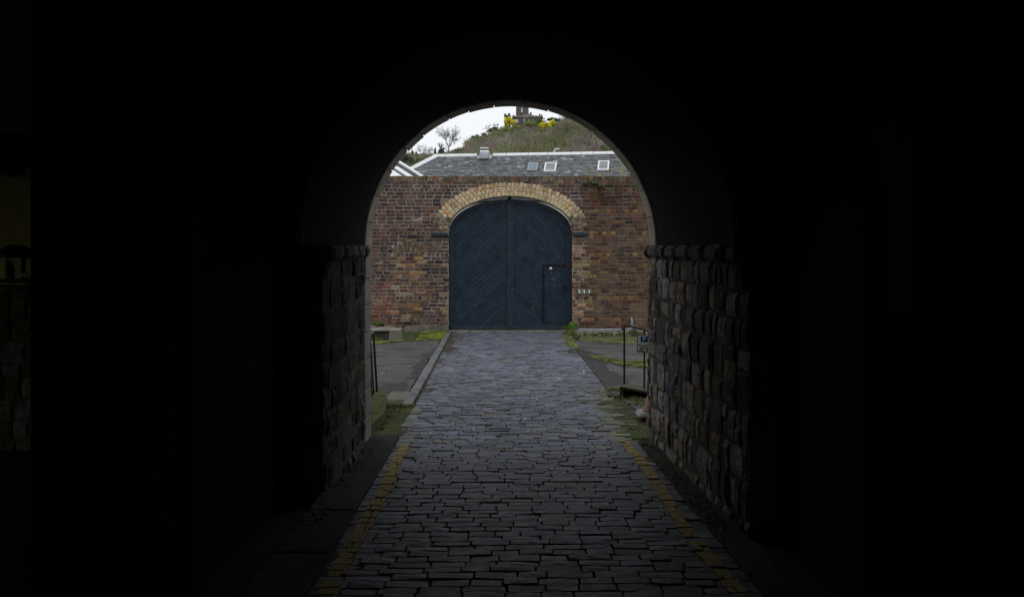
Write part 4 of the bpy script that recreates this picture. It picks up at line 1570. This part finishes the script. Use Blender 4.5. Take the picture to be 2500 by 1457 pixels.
def hip_strip(name, o1, w_, t0, t1, m_, h=.07):
    # runs parallel to the hip, shifted along the eave
    s = MB()
    a = HB + ev * o1 + hip * t0; b = HB + ev * o1 + hip * t1
    q = [a, a + ev * w_, b + ev * w_, b]
    s.hexa([p + nrm2 * .02 for p in q] + [p + nrm2 * h for p in q])
    return s.build(name, m_, nb)


hip_strip('hip_cap', -.03, .10, -.1, 2.2, M_LEAD)
hip_strip('roof_strip', .30, .16, -.15, .5, M_LEAD)
hip_strip('roof_strip', .60, .42, -.15, 1.5, M_LEAD)
hip_strip('roof_strip', 1.22, .14, -.15, 1.2, M_LEAD)

# street lamp beyond the roof
c = Vector((gx(1352.5, 62), 62, 0))
slp = thing('street_lamp', c, 'pale grey street lamp showing above the slate ridge', 'street lamp')
zl = gzz(364.5, 62)
s = MB(); s.tube([(c.x, 62, 0), (c.x, 62, zl - .25)], [.09, .06], 8); s.build('pole', M_LEAD, slp)
s = MB(); s.tube([(c.x, 62, zl - .25), (c.x + .03, 62, zl - .08), (c.x + .11, 62, zl)], .05, 8); s.build('arm', M_LEAD, slp)
s = MB(); s.bbox(c.x + .1, c.x + .36, 61.93, 62.07, zl - .04, zl + .05, .02); s.build('lamp_head', M_LEAD, slp)


# ================================================================== HILL
prof = [(-120, 33), (-60, 36.0), (-40, 36.0), (-30, 36.2), (-22, 36.3), (-17, 37.4), (-13, 38.6), (-8, 40.6), (-4, 43.2), (-1, 45.0), (9, 45.6), (15, 47), (22, 49), (35, 52.5), (50, 56), (80, 57), (160, 60)]


def ridge(x):
    for (a, za_), (b, zb_) in zip(prof, prof[1:]):
        if a <= x <= b:
            t = (x - a) / (b - a); return za_ + (zb_ - za_) * t * t * (3 - 2 * t)
    return prof[0][1] if x < prof[0][0] else prof[-1][1]


def hill_z(x, d_):
    r = ridge(x)
    t = max(0, min(1, (d_ - 195) / 150.0))
    base = 13.0 + 2 * nz(x * .02, 1, 1)
    s_ = t * (1.28 - .28 * t)
    z_ = base + (r - base) * s_
    if d_ > 345: z_ = r - (d_ - 345) * .05
    return z_ + .9 * nz(x * .05, d_ * .05, 2) + .4 * nz(x * .16, d_ * .16, 5)


mb = MB()
nx_, nd_ = 90, 50
for j_ in range(nd_):
    d_ = 190 + (460 - 190) * j_ / (nd_ - 1)
    for i in range(nx_):
        x = -160 + 320 * i / (nx_ - 1)
        mb.v.append(Vector((x, d_, hill_z(x, d_))))
for j_ in range(nd_ - 1):
    for i in range(nx_ - 1):
        a = j_ * nx_ + i
        mb.f.append((a, a + 1, a + nx_ + 1, a + nx_)); mb.c.append((1, 1, 1))
mb.build('hill', M_HILL, kind='structure', smooth=True)


# ---- vegetation prototypes (numpy)
class Veg:
    def __init__(s): s.V, s.T, s.C = [], [], []

    def tube(s, a, b, r0, r1, col):
        t = (b - a)
        if t.length < 1e-6: return
        t = t.normalized(); u = t.orthogonal().normalized(); w = t.cross(u)
        n = len(s.V)
        for p, r in ((a, r0), (b, r1)):
            for k in range(3):
                an = 2.0944 * k
                s.V.append(p + (u * math.cos(an) + w * math.sin(an)) * r)
        for k in range(3):
            k2 = (k + 1) % 3
            s.T += [(n + k, n + k2, n + 3 + k2), (n + k, n + 3 + k2, n + 3 + k)]
            s.C += [col, col]

    def leaf(s, p, nrm, size, col, rnd):
        u = nrm.orthogonal().normalized(); w = nrm.cross(u)
        a = rnd.uniform(0, 6.28)
        u2 = u * math.cos(a) + w * math.sin(a); w2 = nrm.cross(u2)
        n = len(s.V)
        s.V += [p - u2 * size * .5, p + w2 * size * .32, p + u2 * size * .55, p - w2 * size * .32 + nrm * size * .1]
        s.T += [(n, n + 1, n + 2), (n, n + 2, n + 3)]; s.C += [col, col]

    def arrays(s):
        return np.array([tuple(v) for v in s.V], np.float32), np.array(s.T, np.int32), np.array(s.C, np.float32)

    def build(s, name, m_, parent=None, kind=None):
        V, T, C = s.arrays()
        return link(name, tri_mesh(name, V, T, C), m_, parent, kind)


def rdir(rnd):
    while True:
        v = Vector((rnd.uniform(-1, 1), rnd.uniform(-1, 1), rnd.uniform(-1, 1)))
        if .05 < v.length < 1: return v.normalized()


def grow(vg, p, dr, ln, r, lev, rnd, col, spread=.55, up=.12, kids=(3, 4), minr=.01):
    n = 3
    q = p
    pts = [p]
    for i in range(n):
        dr = (dr + rdir(rnd) * .16 + Vector((0, 0, up * .4))).normalized()
        q2 = q + dr * ln / n
        vg.tube(q, q2, max(minr, r * (1 - .45 * i / n)), max(minr, r * (1 - .45 * (i + 1) / n)), col)
        q = q2; pts.append(q)
    if lev == 0: return
    for _ in range(rnd.randint(*kids)):
        k = rnd.choice(pts[1:])
        d2 = (dr + rdir(rnd) * spread * 1.5 + Vector((0, 0, up))).normalized()
        grow(vg, k, d2, ln * rnd.uniform(.6, .85), r * .55, lev - 1, rnd, col, spread, up, kids, minr)
    d2 = (dr + rdir(rnd) * spread * .6).normalized()
    grow(vg, q, d2, ln * .8, r * .6, lev - 1, rnd, col, spread, up, kids, minr)


def shrub_bare(seed, h=3.0, col=(.24, .205, .17)):
    rnd = random.Random(seed); v = Veg()
    for i in range(9):
        a = rnd.uniform(0, 6.28)
        d0 = Vector((math.cos(a) * rnd.uniform(.1, .8), math.sin(a) * rnd.uniform(.1, .8), 1)).normalized()
        cc = tuple(x * rnd.uniform(.7, 1.35) for x in col)
        grow(v, Vector((math.cos(a) * .3, math.sin(a) * .3, -.3)), d0, h * rnd.uniform(.35, .55), .06, 2, rnd, cc, .5, .15, (1, 2), .022)
    return v.arrays()


def crown(vg, c, rad, n, size, cols, rnd, lump=.5):
    """leaf clumps through an uneven volume"""
    clumps = []
    for _ in range(max(6, n // 26)):
        d_ = rdir(rnd); d_.z = abs(d_.z) * .9 - .15 if rnd.random() < .7 else d_.z
        k = rnd.uniform(.35, 1.0)
        clumps.append((c + Vector((d_.x * rad[0], d_.y * rad[1], d_.z * rad[2])) * k, rnd.uniform(.22, .42), rnd.choice(cols)))
    for _ in range(n):
        p0, r, col = rnd.choice(clumps)
        d_ = rdir(rnd)
        p = p0 + Vector((d_.x * rad[0], d_.y * rad[1], d_.z * rad[2])) * r * rnd.uniform(.4, 1)
        nn = (d_ + rdir(rnd) * .7 + Vector((0, 0, .4))).normalized()
        cc = tuple(x * rnd.uniform(.75, 1.25) for x in col)
        vg.leaf(p, nn, size * rnd.uniform(.6, 1.3), cc, rnd)


def shrub_green(seed, cols, h=2.2, n=260, size=.34):
    rnd = random.Random(seed); v = Veg()
    crown(v, Vector((0, 0, h * .4)), (h * .65, h * .65, h * .55), n, size, cols, rnd)
    return v.arrays()


def scatter(name, protos, spots, m_):
    VV, TT, CC, off = [], [], [], 0
    for k, loc, sc, rz, tint in spots:
        V, T, C = protos[k]
        c_, s_ = math.cos(rz), math.sin(rz)
        M = np.array([[c_, -s_, 0], [s_, c_, 0], [0, 0, 1]], np.float32) * sc
        VV.append(V @ M.T + np.array(loc, np.float32)); TT.append(T + off); CC.append(C * np.array(tint, np.float32)); off += len(V)
    me = tri_mesh(name, np.concatenate(VV), np.concatenate(TT), np.concatenate(CC))
    return link(name, me, m_, kind='stuff')


RV = random.Random(99)
BARE = [shrub_bare(i, RV.uniform(2.6, 3.6)) for i in range(8)]
spots = []
for i in range(3300):
    d_ = 205 + 150 * RV.random() ** .8
    x = RV.uniform(-62, 68) * d_ / 300
    z_ = hill_z(x, d_)
    px, py = screen(Vector((x, d_, z_ + 1)))
    if not (820 < px < 1760): continue
    if py > 420: continue
    v = RV.uniform(.7, 1.4)
    n_ = nz(x * .06, d_ * .04, 8)
    tint = (1.0 * v, 1.0 * v, 1.0 * v) if n_ < -.05 else (.8 * v, .95 * v, .6 * v)
    if px < 1140: sc = RV.uniform(.25, .5) if d_ > 270 else RV.uniform(.4, .7)
    else: sc = RV.uniform(.7, 1.25)
    if d_ > 275 and 1212 < px < 1375: sc *= .42
    elif d_ > 325: sc *= .6
    spots.append((RV.randrange(8), (x, d_, z_), sc, RV.uniform(0, 6.28), tint))
scatter('bare_scrub', BARE, spots, M_TWIG)

GR = [shrub_green(i, [(.16, .2, .075), (.13, .165, .075), (.19, .21, .08)]) for i in range(5)]
spots = []
for i in range(1150):
    d_ = 215 + 130 * RV.random()
    x = RV.uniform(-40, 62) * d_ / 300
    n_ = nz(x * .07 + 5, d_ * .03, 4)
    if n_ < -.06: continue
    v = RV.uniform(.6, 1.2)
    sc = RV.uniform(.4, .95)
    if d_ > 325: sc *= .5
    spots.append((RV.randrange(5), (x, d_, hill_z(x, d_)), sc, RV.uniform(0, 6.28), (v, v, v)))
scatter('green_undergrowth', GR, spots, M_VEG)


# ---- trees and bushes one can tell apart
def bare_tree(px, py_base, py_top, d_, label, seed, lev=4, spread=.6, kids=(2, 3), col=(.1, .088, .08), group=None, minr=.03, up=.05):
    rnd = random.Random(seed)
    b = at(px, py_base, d_); h = (py_base - py_top) * d_ / F
    root = thing('bare_tree', b, label, 'tree', group)
    v = Veg()
    p = Vector(b); q = p + Vector((rnd.uniform(-.03, .03) * h, 0, h * .2))
    v.tube(p - Vector((0, 0, 2)), p, h * .035, h * .03, col); v.tube(p, q, h * .03, h * .024, col)
    v.build('trunk', M_TWIG, root)
    v = Veg()
    for i in range(5):
        a = i * 1.2566 + rnd.uniform(-.3, .3)
        d0 = Vector((math.cos(a) * rnd.uniform(.3, 1.05), math.sin(a) * .7, 1)).normalized()
        grow(v, p + (q - p) * rnd.uniform(.75, 1), d0, h * .33, h * .014, lev, rnd, col, spread, up, kids, minr)
    v.build('crown', M_TWIG, root)
    return root


bare_tree(1095, 369, 312, 335, 'large bare round-crowned tree on the skyline left of the hill', 6, 4, .62, (2, 3), (.17, .155, .145), minr=.03)
bare_tree(1192, 326, 303, 342, 'wispy bare tree leaning on the skyline just left of the castle', 9, 3, .7, (1, 2), (.12, .11, .105), minr=.03)
bare_tree(1212, 318, 300, 343, 'small bare tree nearest the castle corner on the skyline', 15, 3, .6, (1, 2), (.12, .11, .105), minr=.03)
bare_tree(1030, 384, 352, 330, 'pale thin bare tree low on the left skyline beside a narrow evergreen', 19, 3, .6, (2, 2), (.19, .18, .185), minr=.03)
bare_tree(1048, 382, 357, 333, 'pale bare tree between the two narrow evergreens, left skyline', 23, 3, .6, (2, 2), (.19, .18, .185), minr=.03)
bare_tree(1077, 374, 348, 325, 'slim bare tree just left of the large round-crowned tree', 27, 3, .55, (2, 2), (.12, .11, .1), minr=.03)
bare_tree(1380, 346, 302, 270, 'tall bare tree rising from the scrub below the yellow gorse', 33, 4, .55, (2, 2), (.13, .125, .09), minr=.03)
bare_tree(1455, 352, 296, 262, 'tall pale bare tree on the right of the hillside', 37, 4, .55, (2, 2), (.14, .125, .1), minr=.03)
bare_tree(1412, 300, 274, 335, 'bare tree on the hilltop skyline right of the castle', 39, 4, .6, (2, 2), (.12, .12, .11), minr=.028)
bare_tree(1440, 306, 280, 325, 'bare hilltop tree right of the dark evergreen clump', 41, 4, .6, (2, 2), (.12, .11, .1), minr=.028)


def bush(name, px, py, w_px, h_px, d_, cols, label, seed, n=900, size=.5, cat='bush', group=None, trunk=False):
    rnd = random.Random(seed)
    c = at(px, py, d_); rx = w_px * .5 * d_ / F; rz_ = h_px * .5 * d_ / F
    root = thing(name, (c.x, c.y, c.z - rz_), label, cat, group)
    v = Veg()
    crown(v, c, (rx, rx * .8, rz_), n, size, cols, rnd)
    v.build('foliage', M_VEG, root)
    v = Veg()
    for i in range(4):
        v.tube(c + Vector((rnd.uniform(-.3, .3) * rx, 0, -rz_ * 1.6)), c + Vector((rnd.uniform(-.5, .5) * rx, rnd.uniform(-.3, .3), rz_ * .3)), .09, .03, (.07, .055, .04))
    v.build('stem', M_TWIG, root)
    return root


DKG = [(.05, .075, .045), (.06, .09, .05), (.04, .06, .04)]
YG = [(.36, .38, .05), (.26, .3, .05), (.2, .25, .05)]
GORSE = [(.68, .62, .02), (.6, .56, .03), (.42, .44, .04), (.74, .66, .03)]
GOLD = [(.72, .58, .01), (.66, .56, .02), (.42, .42, .04)]
bush('evergreen_tree', 1161, 339, 30, 19, 338, DKG, 'dark rounded evergreen low on the left shoulder of the hill', 1, 900, .55, 'tree')
bush('evergreen_tree', 1182, 333, 16, 22, 339, [(.03, .035, .03), (.04, .042, .034)], 'dark evergreen between the rounded evergreen and the wispy tree', 2, 600, .5, 'tree')
bush('evergreen_tree', 1207, 320, 34, 22, 338, [(.04, .045, .036), (.05, .05, .04), (.035, .04, .03)], 'dark grey-green evergreen just below the castle, left side', 3, 1000, .5, 'tree')
bush('gorse_bush', 1149, 346, 26, 8, 330, YG, 'flat yellow-green gorse bush below the rounded evergreen', 4, 600, .4)
bush('gorse_bush', 1243, 297, 27, 27, 332, GORSE, 'bright yellow gorse bush against the castle corner tower', 5, 2200, .45)
bush('gorse_bush', 1331, 311, 34, 30, 318, GOLD, 'golden yellow gorse bush on the open hillside, right of the castle', 6, 2000, .45)
bush('gorse_bush', 1350, 302, 22, 22, 319, GORSE, 'upright lemon-yellow gorse bush topping the golden one', 7, 1300, .42)
bush('gorse_bush', 1234, 318, 32, 22, 322, YG, 'lime-green gorse bush below the yellow bush at the castle corner', 8, 800, .42)
bush('gorse_bush', 1264, 312, 36, 20, 322, [(.24, .28, .06), (.18, .22, .05), (.3, .33, .06)], 'green gorse bush under the pale castle window', 9, 900, .42)
bush('laurel_bush', 1294, 304, 40, 22, 326, [(.16, .23, .06), (.14, .19, .06), (.22, .27, .06)], 'green bush along the foot of the castle wall', 10, 1000, .42)
bush('laurel_bush', 1316, 298, 40, 20, 330, [(.11, .16, .06), (.1, .13, .06)], 'darker green bush at the right end of the castle wall', 11, 900, .42)
bush('evergreen_tree', 1350, 295, 44, 22, 334, [(.03, .045, .032), (.04, .055, .04)], 'dark evergreen clump on the skyline right of the castle', 12, 900, .5, 'tree')
bush('gorse_bush', 1326, 331, 38, 30, 306, [(.19, .23, .06), (.14, .18, .06), (.3, .3, .06)], 'green gorse bush directly below the golden one', 13, 900, .42)
bush('laurel_bush', 1423, 333, 26, 20, 290, [(.14, .2, .06), (.15, .22, .06), (.24, .27, .06)], 'mid-green bush among bare trees on the right slope', 14, 800, .4)
bush('laurel_bush', 1120, 372, 18, 16, 315, [(.06, .08, .035), (.08, .09, .04)], 'olive bush on the left slope right of the large bare tree', 15, 600, .42)
bush('conifer', 1077, 370, 15, 24, 318, [(.05, .06, .045), (.06, .07, .05)], 'stubby grey-green conifer in front of the large bare tree', 16, 700, .42, 'tree')
bush('narrow_evergreen', 1062, 372, 6, 30, 316, [(.055, .075, .045), (.045, .06, .04)], 'narrow evergreen right of the pale bare trees', 17, 500, .38, 'tree')
bush('narrow_evergreen', 1007, 377, 7, 28, 322, [(.055, .075, .045), (.045, .06, .04)], 'narrow evergreen at the left edge beside the arch', 18, 500, .38, 'tree')
bush('evergreen_tree', 992, 398, 34, 46, 250, [(.06, .068, .05), (.05, .058, .045), (.07, .07, .055)], 'grey-green tree mass left, beyond the outbuilding roof', 20, 1500, .45, 'tree')
bush('evergreen_tree', 1030, 402, 34, 30, 255, [(.06, .062, .048), (.075, .07, .056)], 'olive-grey tree beyond the hip of the slate roof', 21, 1100, .45, 'tree')

# ---- castle on the hilltop
DCa = 343.0
ck = DCa / F
cas = thing('castle', at(1278, 305, DCa), 'small crenellated stone castle with round tower on the hilltop', 'castle')
zb_ = gzz(330, DCa)
X = lambda px: gx(px, DCa)
Z = lambda py: gzz(py, DCa)
s = MB(); s.box(X(1252), X(1322), DCa, DCa + 8, zb_, Z(286)); s.build('wall', M_CASTLE, cas)
s = MB(); s.box(X(1250), X(1326), DCa - .4, DCa + 8.4, Z(286), Z(283.5)); s.build('parapet', M_CASTLE_L, cas)
for a, b, t_, k in ((1252, 1256.5, 281.5, 0), (1299, 1303, 281, 0), (1306, 1311, 282.5, 0), (1315.5, 1319.5, 279, 0), (1321, 1324, 280, 0)):
    s = MB(); s.box(X(a), X(b), DCa - .39, DCa + .4, Z(283.5), Z(t_)); s.build('merlon', M_CASTLE, cas)
s = MB(); s.lathe((X(1239), DCa + .8, 0), [(7.3 * ck, zb_), (7.3 * ck, Z(286)), (8.6 * ck, Z(284)), (8.6 * ck, Z(281.5))], 14); ct = s.build('corner_tower', M_CASTLE, cas)
for a, b, t_ in ((1230.6, 1235.6, 278), (1240, 1245.6, 277)):
    s = MB(); s.box(X(a), X(b), DCa - .35, DCa + .3, Z(281.5), Z(t_)); s.build('merlon', M_CASTLE, ct)
s = MB(); s.lathe((X(1275.5), DCa + 3, 0), [(16 * ck, Z(285)), (15.6 * ck, Z(262)), (15.2 * ck, Z(238)), (17 * ck, Z(235)), (17 * ck, Z(230))], 22); tw = s.build('round_tower', M_CASTLE, cas)
for i in range(10):
    a = i * .628
    s = MB(); cx_, cy_ = X(1275.5) + math.cos(a) * 16 * ck, DCa + 3 + math.sin(a) * 16 * ck
    s.box(cx_ - .4, cx_ + .4, cy_ - .4, cy_ + .4, Z(230), Z(226)); s.build('merlon', M_CASTLE, tw)
s = MB(); s.bbox(X(1272.5), X(1276), DCa + .45, DCa + 1.2, Z(274), Z(264.5), .05); s.build('window', M_PALE, tw)
s = MB(); s.lathe((X(1285), DCa + 1.5, 0), [(12.5 * ck, Z(288)), (12.5 * ck, Z(283)), (13.4 * ck, Z(281)), (13.4 * ck, Z(279))], 16); bay = s.build('bay_tower', M_CASTLE_L, cas)
for a, b, t_ in ((1272.3, 1278, 275.5), (1281, 1287, 275.5), (1293.5, 1298, 275)):
    s = MB(); s.box(X(a), X(b), DCa - .6, DCa + .3, Z(279), Z(t_)); s.build('merlon', M_CASTLE, bay)
s = MB(); s.box(X(1253.5), X(1265.5), DCa - .12, DCa - .002, Z(301), Z(291.5)); wn_ = s.build('window', M_CASTLE, cas)
for a in (1254.3, 1258.2, 1262):
    s = MB(); s.box(X(a), X(a + 2.7), DCa - .2, DCa - .122, Z(300.4), Z(292.3)); s.build('pane', M_PALE, wn_)
s = MB(); s.box(X(1278.6), X(1280.6), DCa - 1.0, DCa - .4, Z(298), Z(291)); s.build('window', M_PALE, cas)
s = MB(); s.box(X(1290), X(1291.6), DCa - .2, DCa - .0, Z(298), Z(293)); s.build('window', M_PALE, cas)


# ================================================================== WEEDS, MOSS, LITTER
def tuft(name, p, w_, h, cols, label, seed, n=160, size=.06, cat='weed'):
    rnd = random.Random(seed); v = Veg()
    crown(v, Vector(p) + Vector((0, 0, h * .45)), (w_ * .5, w_ * .4, h * .5), n, size, cols, rnd)
    for i in range(8):
        v.tube(Vector(p), Vector(p) + Vector((rnd.uniform(-.4, .4) * w_, rnd.uniform(-.3, .1) * w_, h * rnd.uniform(.5, .95))), .004, .002, cols[0])
    o = v.build(name, M_VEG)
    return tag(o, label, cat)


tuft('weed', (gx(1392, 24.7), 24.72, gz(24.7)), .32, .27, [(.06, .16, .015), (.09, .2, .02), (.05, .12, .015)], 'bright green weed at the right foot of the blue gate', 1, 420, .065)
tuft('weed', (gx(921, 22.9), 22.9, -.315), .36, .16, [(.08, .13, .02), (.06, .1, .02)], 'grassy green weed growing on the stone trough', 2, 260, .06)
tuft('weed', (gx(1440, DW), DW - .05, gzz(456, DW)), .42, .2, [(.09, .12, .05), (.12, .15, .08), (.06, .08, .03)], 'sprawling grey-green plant rooted in the top of the brick wall', 3, 260, .055)
tuft('weed', (gx(1468, DW), DW - .03, gzz(460, DW)), .3, .09, [(.07, .09, .04), (.1, .12, .06)], 'thin trailing plant below the wall-top plant', 4, 100, .045)
tuft('weed', (gx(1410, 22), 22.0, gz(22)), .3, .1, [(.08, .1, .03), (.1, .12, .035)], 'low tuft at the right edge of the cobbles below the gate', 5, 160, .05)
tuft('weed', (gx(1500, 11.9), 11.8, gz(11.8)), .2, .06, [(.06, .08, .025), (.08, .1, .03)], 'low mossy tuft where the step meets the cobbles', 6, 160, .03)
tuft('weed', (gx(1545, 23.3), 23.3, gz(23.4)), .5, .16, [(.07, .09, .03), (.05, .07, .025)], 'scrubby weed below the ledge near the upturned pipe end', 7, 220, .05)
tuft('weed', (gx(1470, 23.3), 23.3, gz(23.4)), .5, .12, [(.07, .09, .03), (.05, .07, .025)], 'straggly weed below the ledge under the pipe middle', 8, 200, .05)


def moss(name, poly, n, cols, h=.03, seed=0, size=.03, dz=0.0, amp=.0):
    n = int(n * 2.0); size *= .6; h *= .6
    rnd = random.Random(seed); v = Veg()
    xs_ = [p[0] for p in poly]; ys_ = [p[1] for p in poly]
    made = 0; tries = 0
    while made < n and tries < n * 30:
        tries += 1
        x, y = rnd.uniform(min(xs_), max(xs_)), rnd.uniform(min(ys_), max(ys_))
        ins = False
        for i in range(len(poly)):
            a, b = poly[i], poly[i - 1]
            if (a[1] > y) != (b[1] > y) and x < (b[0] - a[0]) * (y - a[1]) / (b[1] - a[1]) + a[0]: ins = not ins
        if not ins or nz(x * 2.2, y * 2.2, seed) < -.12 + .25 * (rnd.random() - .5): continue
        p = Vector((x, y, gz(y) + dz + rnd.uniform(0, h)))
        v.leaf(p, (Vector((0, -.15, 1)) + rdir(rnd) * .45).normalized(), size * rnd.uniform(.6, 1.6), tuple(c_ * rnd.uniform(.7, 1.3) for c_ in rnd.choice(cols)), rnd)
        made += 1
    return v.build(name, M_VEG, kind='stuff')


YM = [(.17, .19, .02), (.13, .15, .02), (.1, .12, .02)]
GM = [(.1, .125, .03), (.13, .15, .035), (.075, .09, .03)]
moss('moss', [pxd(1015, 832), pxd(1088, 829), (gx(1088, 24.8), 24.9), (gx(1030, 24.8), 24.9)], 2600, YM, .04, 1, .05)
moss('moss', [pxd(905, 842), pxd(985, 834), pxd(985, 830), pxd(905, 834)], 700, GM + YM, .03, 2, .04)
moss('moss', [pxd(1440, 868), pxd(1475, 873), pxd(1530, 882), pxd(1600, 880), pxd(1600, 897), pxd(1540, 896), pxd(1490, 886), pxd(1445, 874)], 2600, YM + GM, .04, 3, .045)
moss('moss', [pxd(1395, 830), pxd(1420, 823), pxd(1580, 826), pxd(1580, 845), pxd(1500, 838), pxd(1420, 832)], 1500, GM, .05, 4, .05)
moss('moss', [(1.0, 9.0), (1.62, 9.0), (1.62, 12.4), (1.32, 12.8), (1.2, 11.5)], 5200, GM + [(.1, .12, .025)], .008, 5, .024, -.022)
moss('moss', [(1.15, 9.05), (1.45, 9.0), (1.5, 9.7), (1.2, 9.8)], 1800, [(.1, .14, .02), (.08, .11, .02)], .015, 6, .022, -.012)
moss('moss', [(-1.5, 9.15), (-1.15, 9.15), (-1.1, 11.2), (-1.45, 11.2)], 2400, GM + [(.09, .11, .02)], .012, 7, .024, -.02)
moss('moss', [(-1.62, 9.4), (-1.38, 9.4), (-1.48, 11.2), (-1.7, 11.6)], 1200, GM + [(.1, .13, .02)], .012, 8, .02, .115)
moss('moss', [pxd(1375, 822), pxd(1400, 822), pxd(1412, 850), pxd(1395, 850)], 500, GM + YM, .03, 9, .05)
# leaf litter and dirt collected along the passage walls
moss('leaf_litter', [(1.24, 5.8), (1.36, 5.8), (1.32, 9.0), (1.2, 9.0)], 700, [(.05, .035, .02), (.07, .05, .03), (.04, .04, .02)], .02, 12, .03, .0)
moss('leaf_litter', [(-1.36, 5.8), (-1.2, 5.8), (-1.24, 8.6), (-1.36, 8.6)], 700, [(.05, .035, .02), (.07, .05, .03), (.04, .04, .02)], .02, 13, .03, .0)

def grass(name, line, n, h, seed, cols):
    rnd = random.Random(seed); v = Veg()
    for _ in range(n):
        k = rnd.randrange(len(line) - 1); t = rnd.random()
        x = line[k][0] + (line[k + 1][0] - line[k][0]) * t; y = line[k][1] + (line[k + 1][1] - line[k][1]) * t
        if nz(x * 3, y * 3, seed) < -.05: continue
        p = Vector((x + rnd.gauss(0, .05), y + rnd.gauss(0, .05), gz(y) - .01))
        c_ = tuple(q * rnd.uniform(.7, 1.3) for q in rnd.choice(cols))
        for _b in range(5):
            tip = p + Vector((rnd.gauss(0, .03), rnd.gauss(0, .03), h * rnd.uniform(.5, 1.2)))
            v.tube(p + Vector((rnd.gauss(0, .01), rnd.gauss(0, .01), 0)), tip, .005, .001, c_)
    return v.build(name, M_VEG, kind='stuff')


GC = [(.12, .16, .04), (.16, .17, .06), (.09, .12, .035)]
grass('grass', [(1.47, 24.6), (1.5, 23.4), (4.5, 23.3)], 380, .11, 3, GC)
grass('grass', [(-3.2, 21.7), (-2.2, 23.5), (-1.75, 24.9)], 200, .07, 4, GC)
grass('grass', [pxd(1440, 871), pxd(1530, 888), pxd(1600, 888)], 240, .06, 5, GC)
grass('grass', [(1.33, 12.9), (1.5, 12.2), (1.62, 10.5), (1.5, 9.2)], 260, .035, 6, GC)
grass('grass', [(-1.36, 9.6), (-1.42, 11.2), (-1.2, 11.2)], 140, .03, 7, GC)
rnd = random.Random(16); v = Veg()
for i in range(900):
    d_ = rnd.uniform(9.4, 23.0); x = rnd.choice((rnd.uniform(-3.6, -1.45), rnd.uniform(1.4, 3.8)))
    g_ = rnd.uniform(.08, .3)
    v.leaf(Vector((x, d_, gz(d_) + .0)), (Vector((0, 0, 1)) + rdir(rnd) * .5).normalized(), rnd.uniform(.012, .03), (g_, g_ * .97, g_ * .9), rnd)
v.build('grit', M_VEG, kind='stuff')
rnd = random.Random(6); v = Veg()
for i in range(170):
    d_ = rnd.uniform(6, 24.5); x = rnd.uniform(-2.6, 3.2) if d_ > 11 else rnd.uniform(-1.1, 1.1)
    if d_ < 9 and rnd.random() < .7: continue
    v.leaf(Vector((x, d_, gz(d_) + .016)), (Vector((0, 0, 1)) + rdir(rnd) * .4).normalized(), rnd.uniform(.012, .035), (1, 1, 1), rnd)
v.build('petal_litter', M_LITTER, kind='stuff')
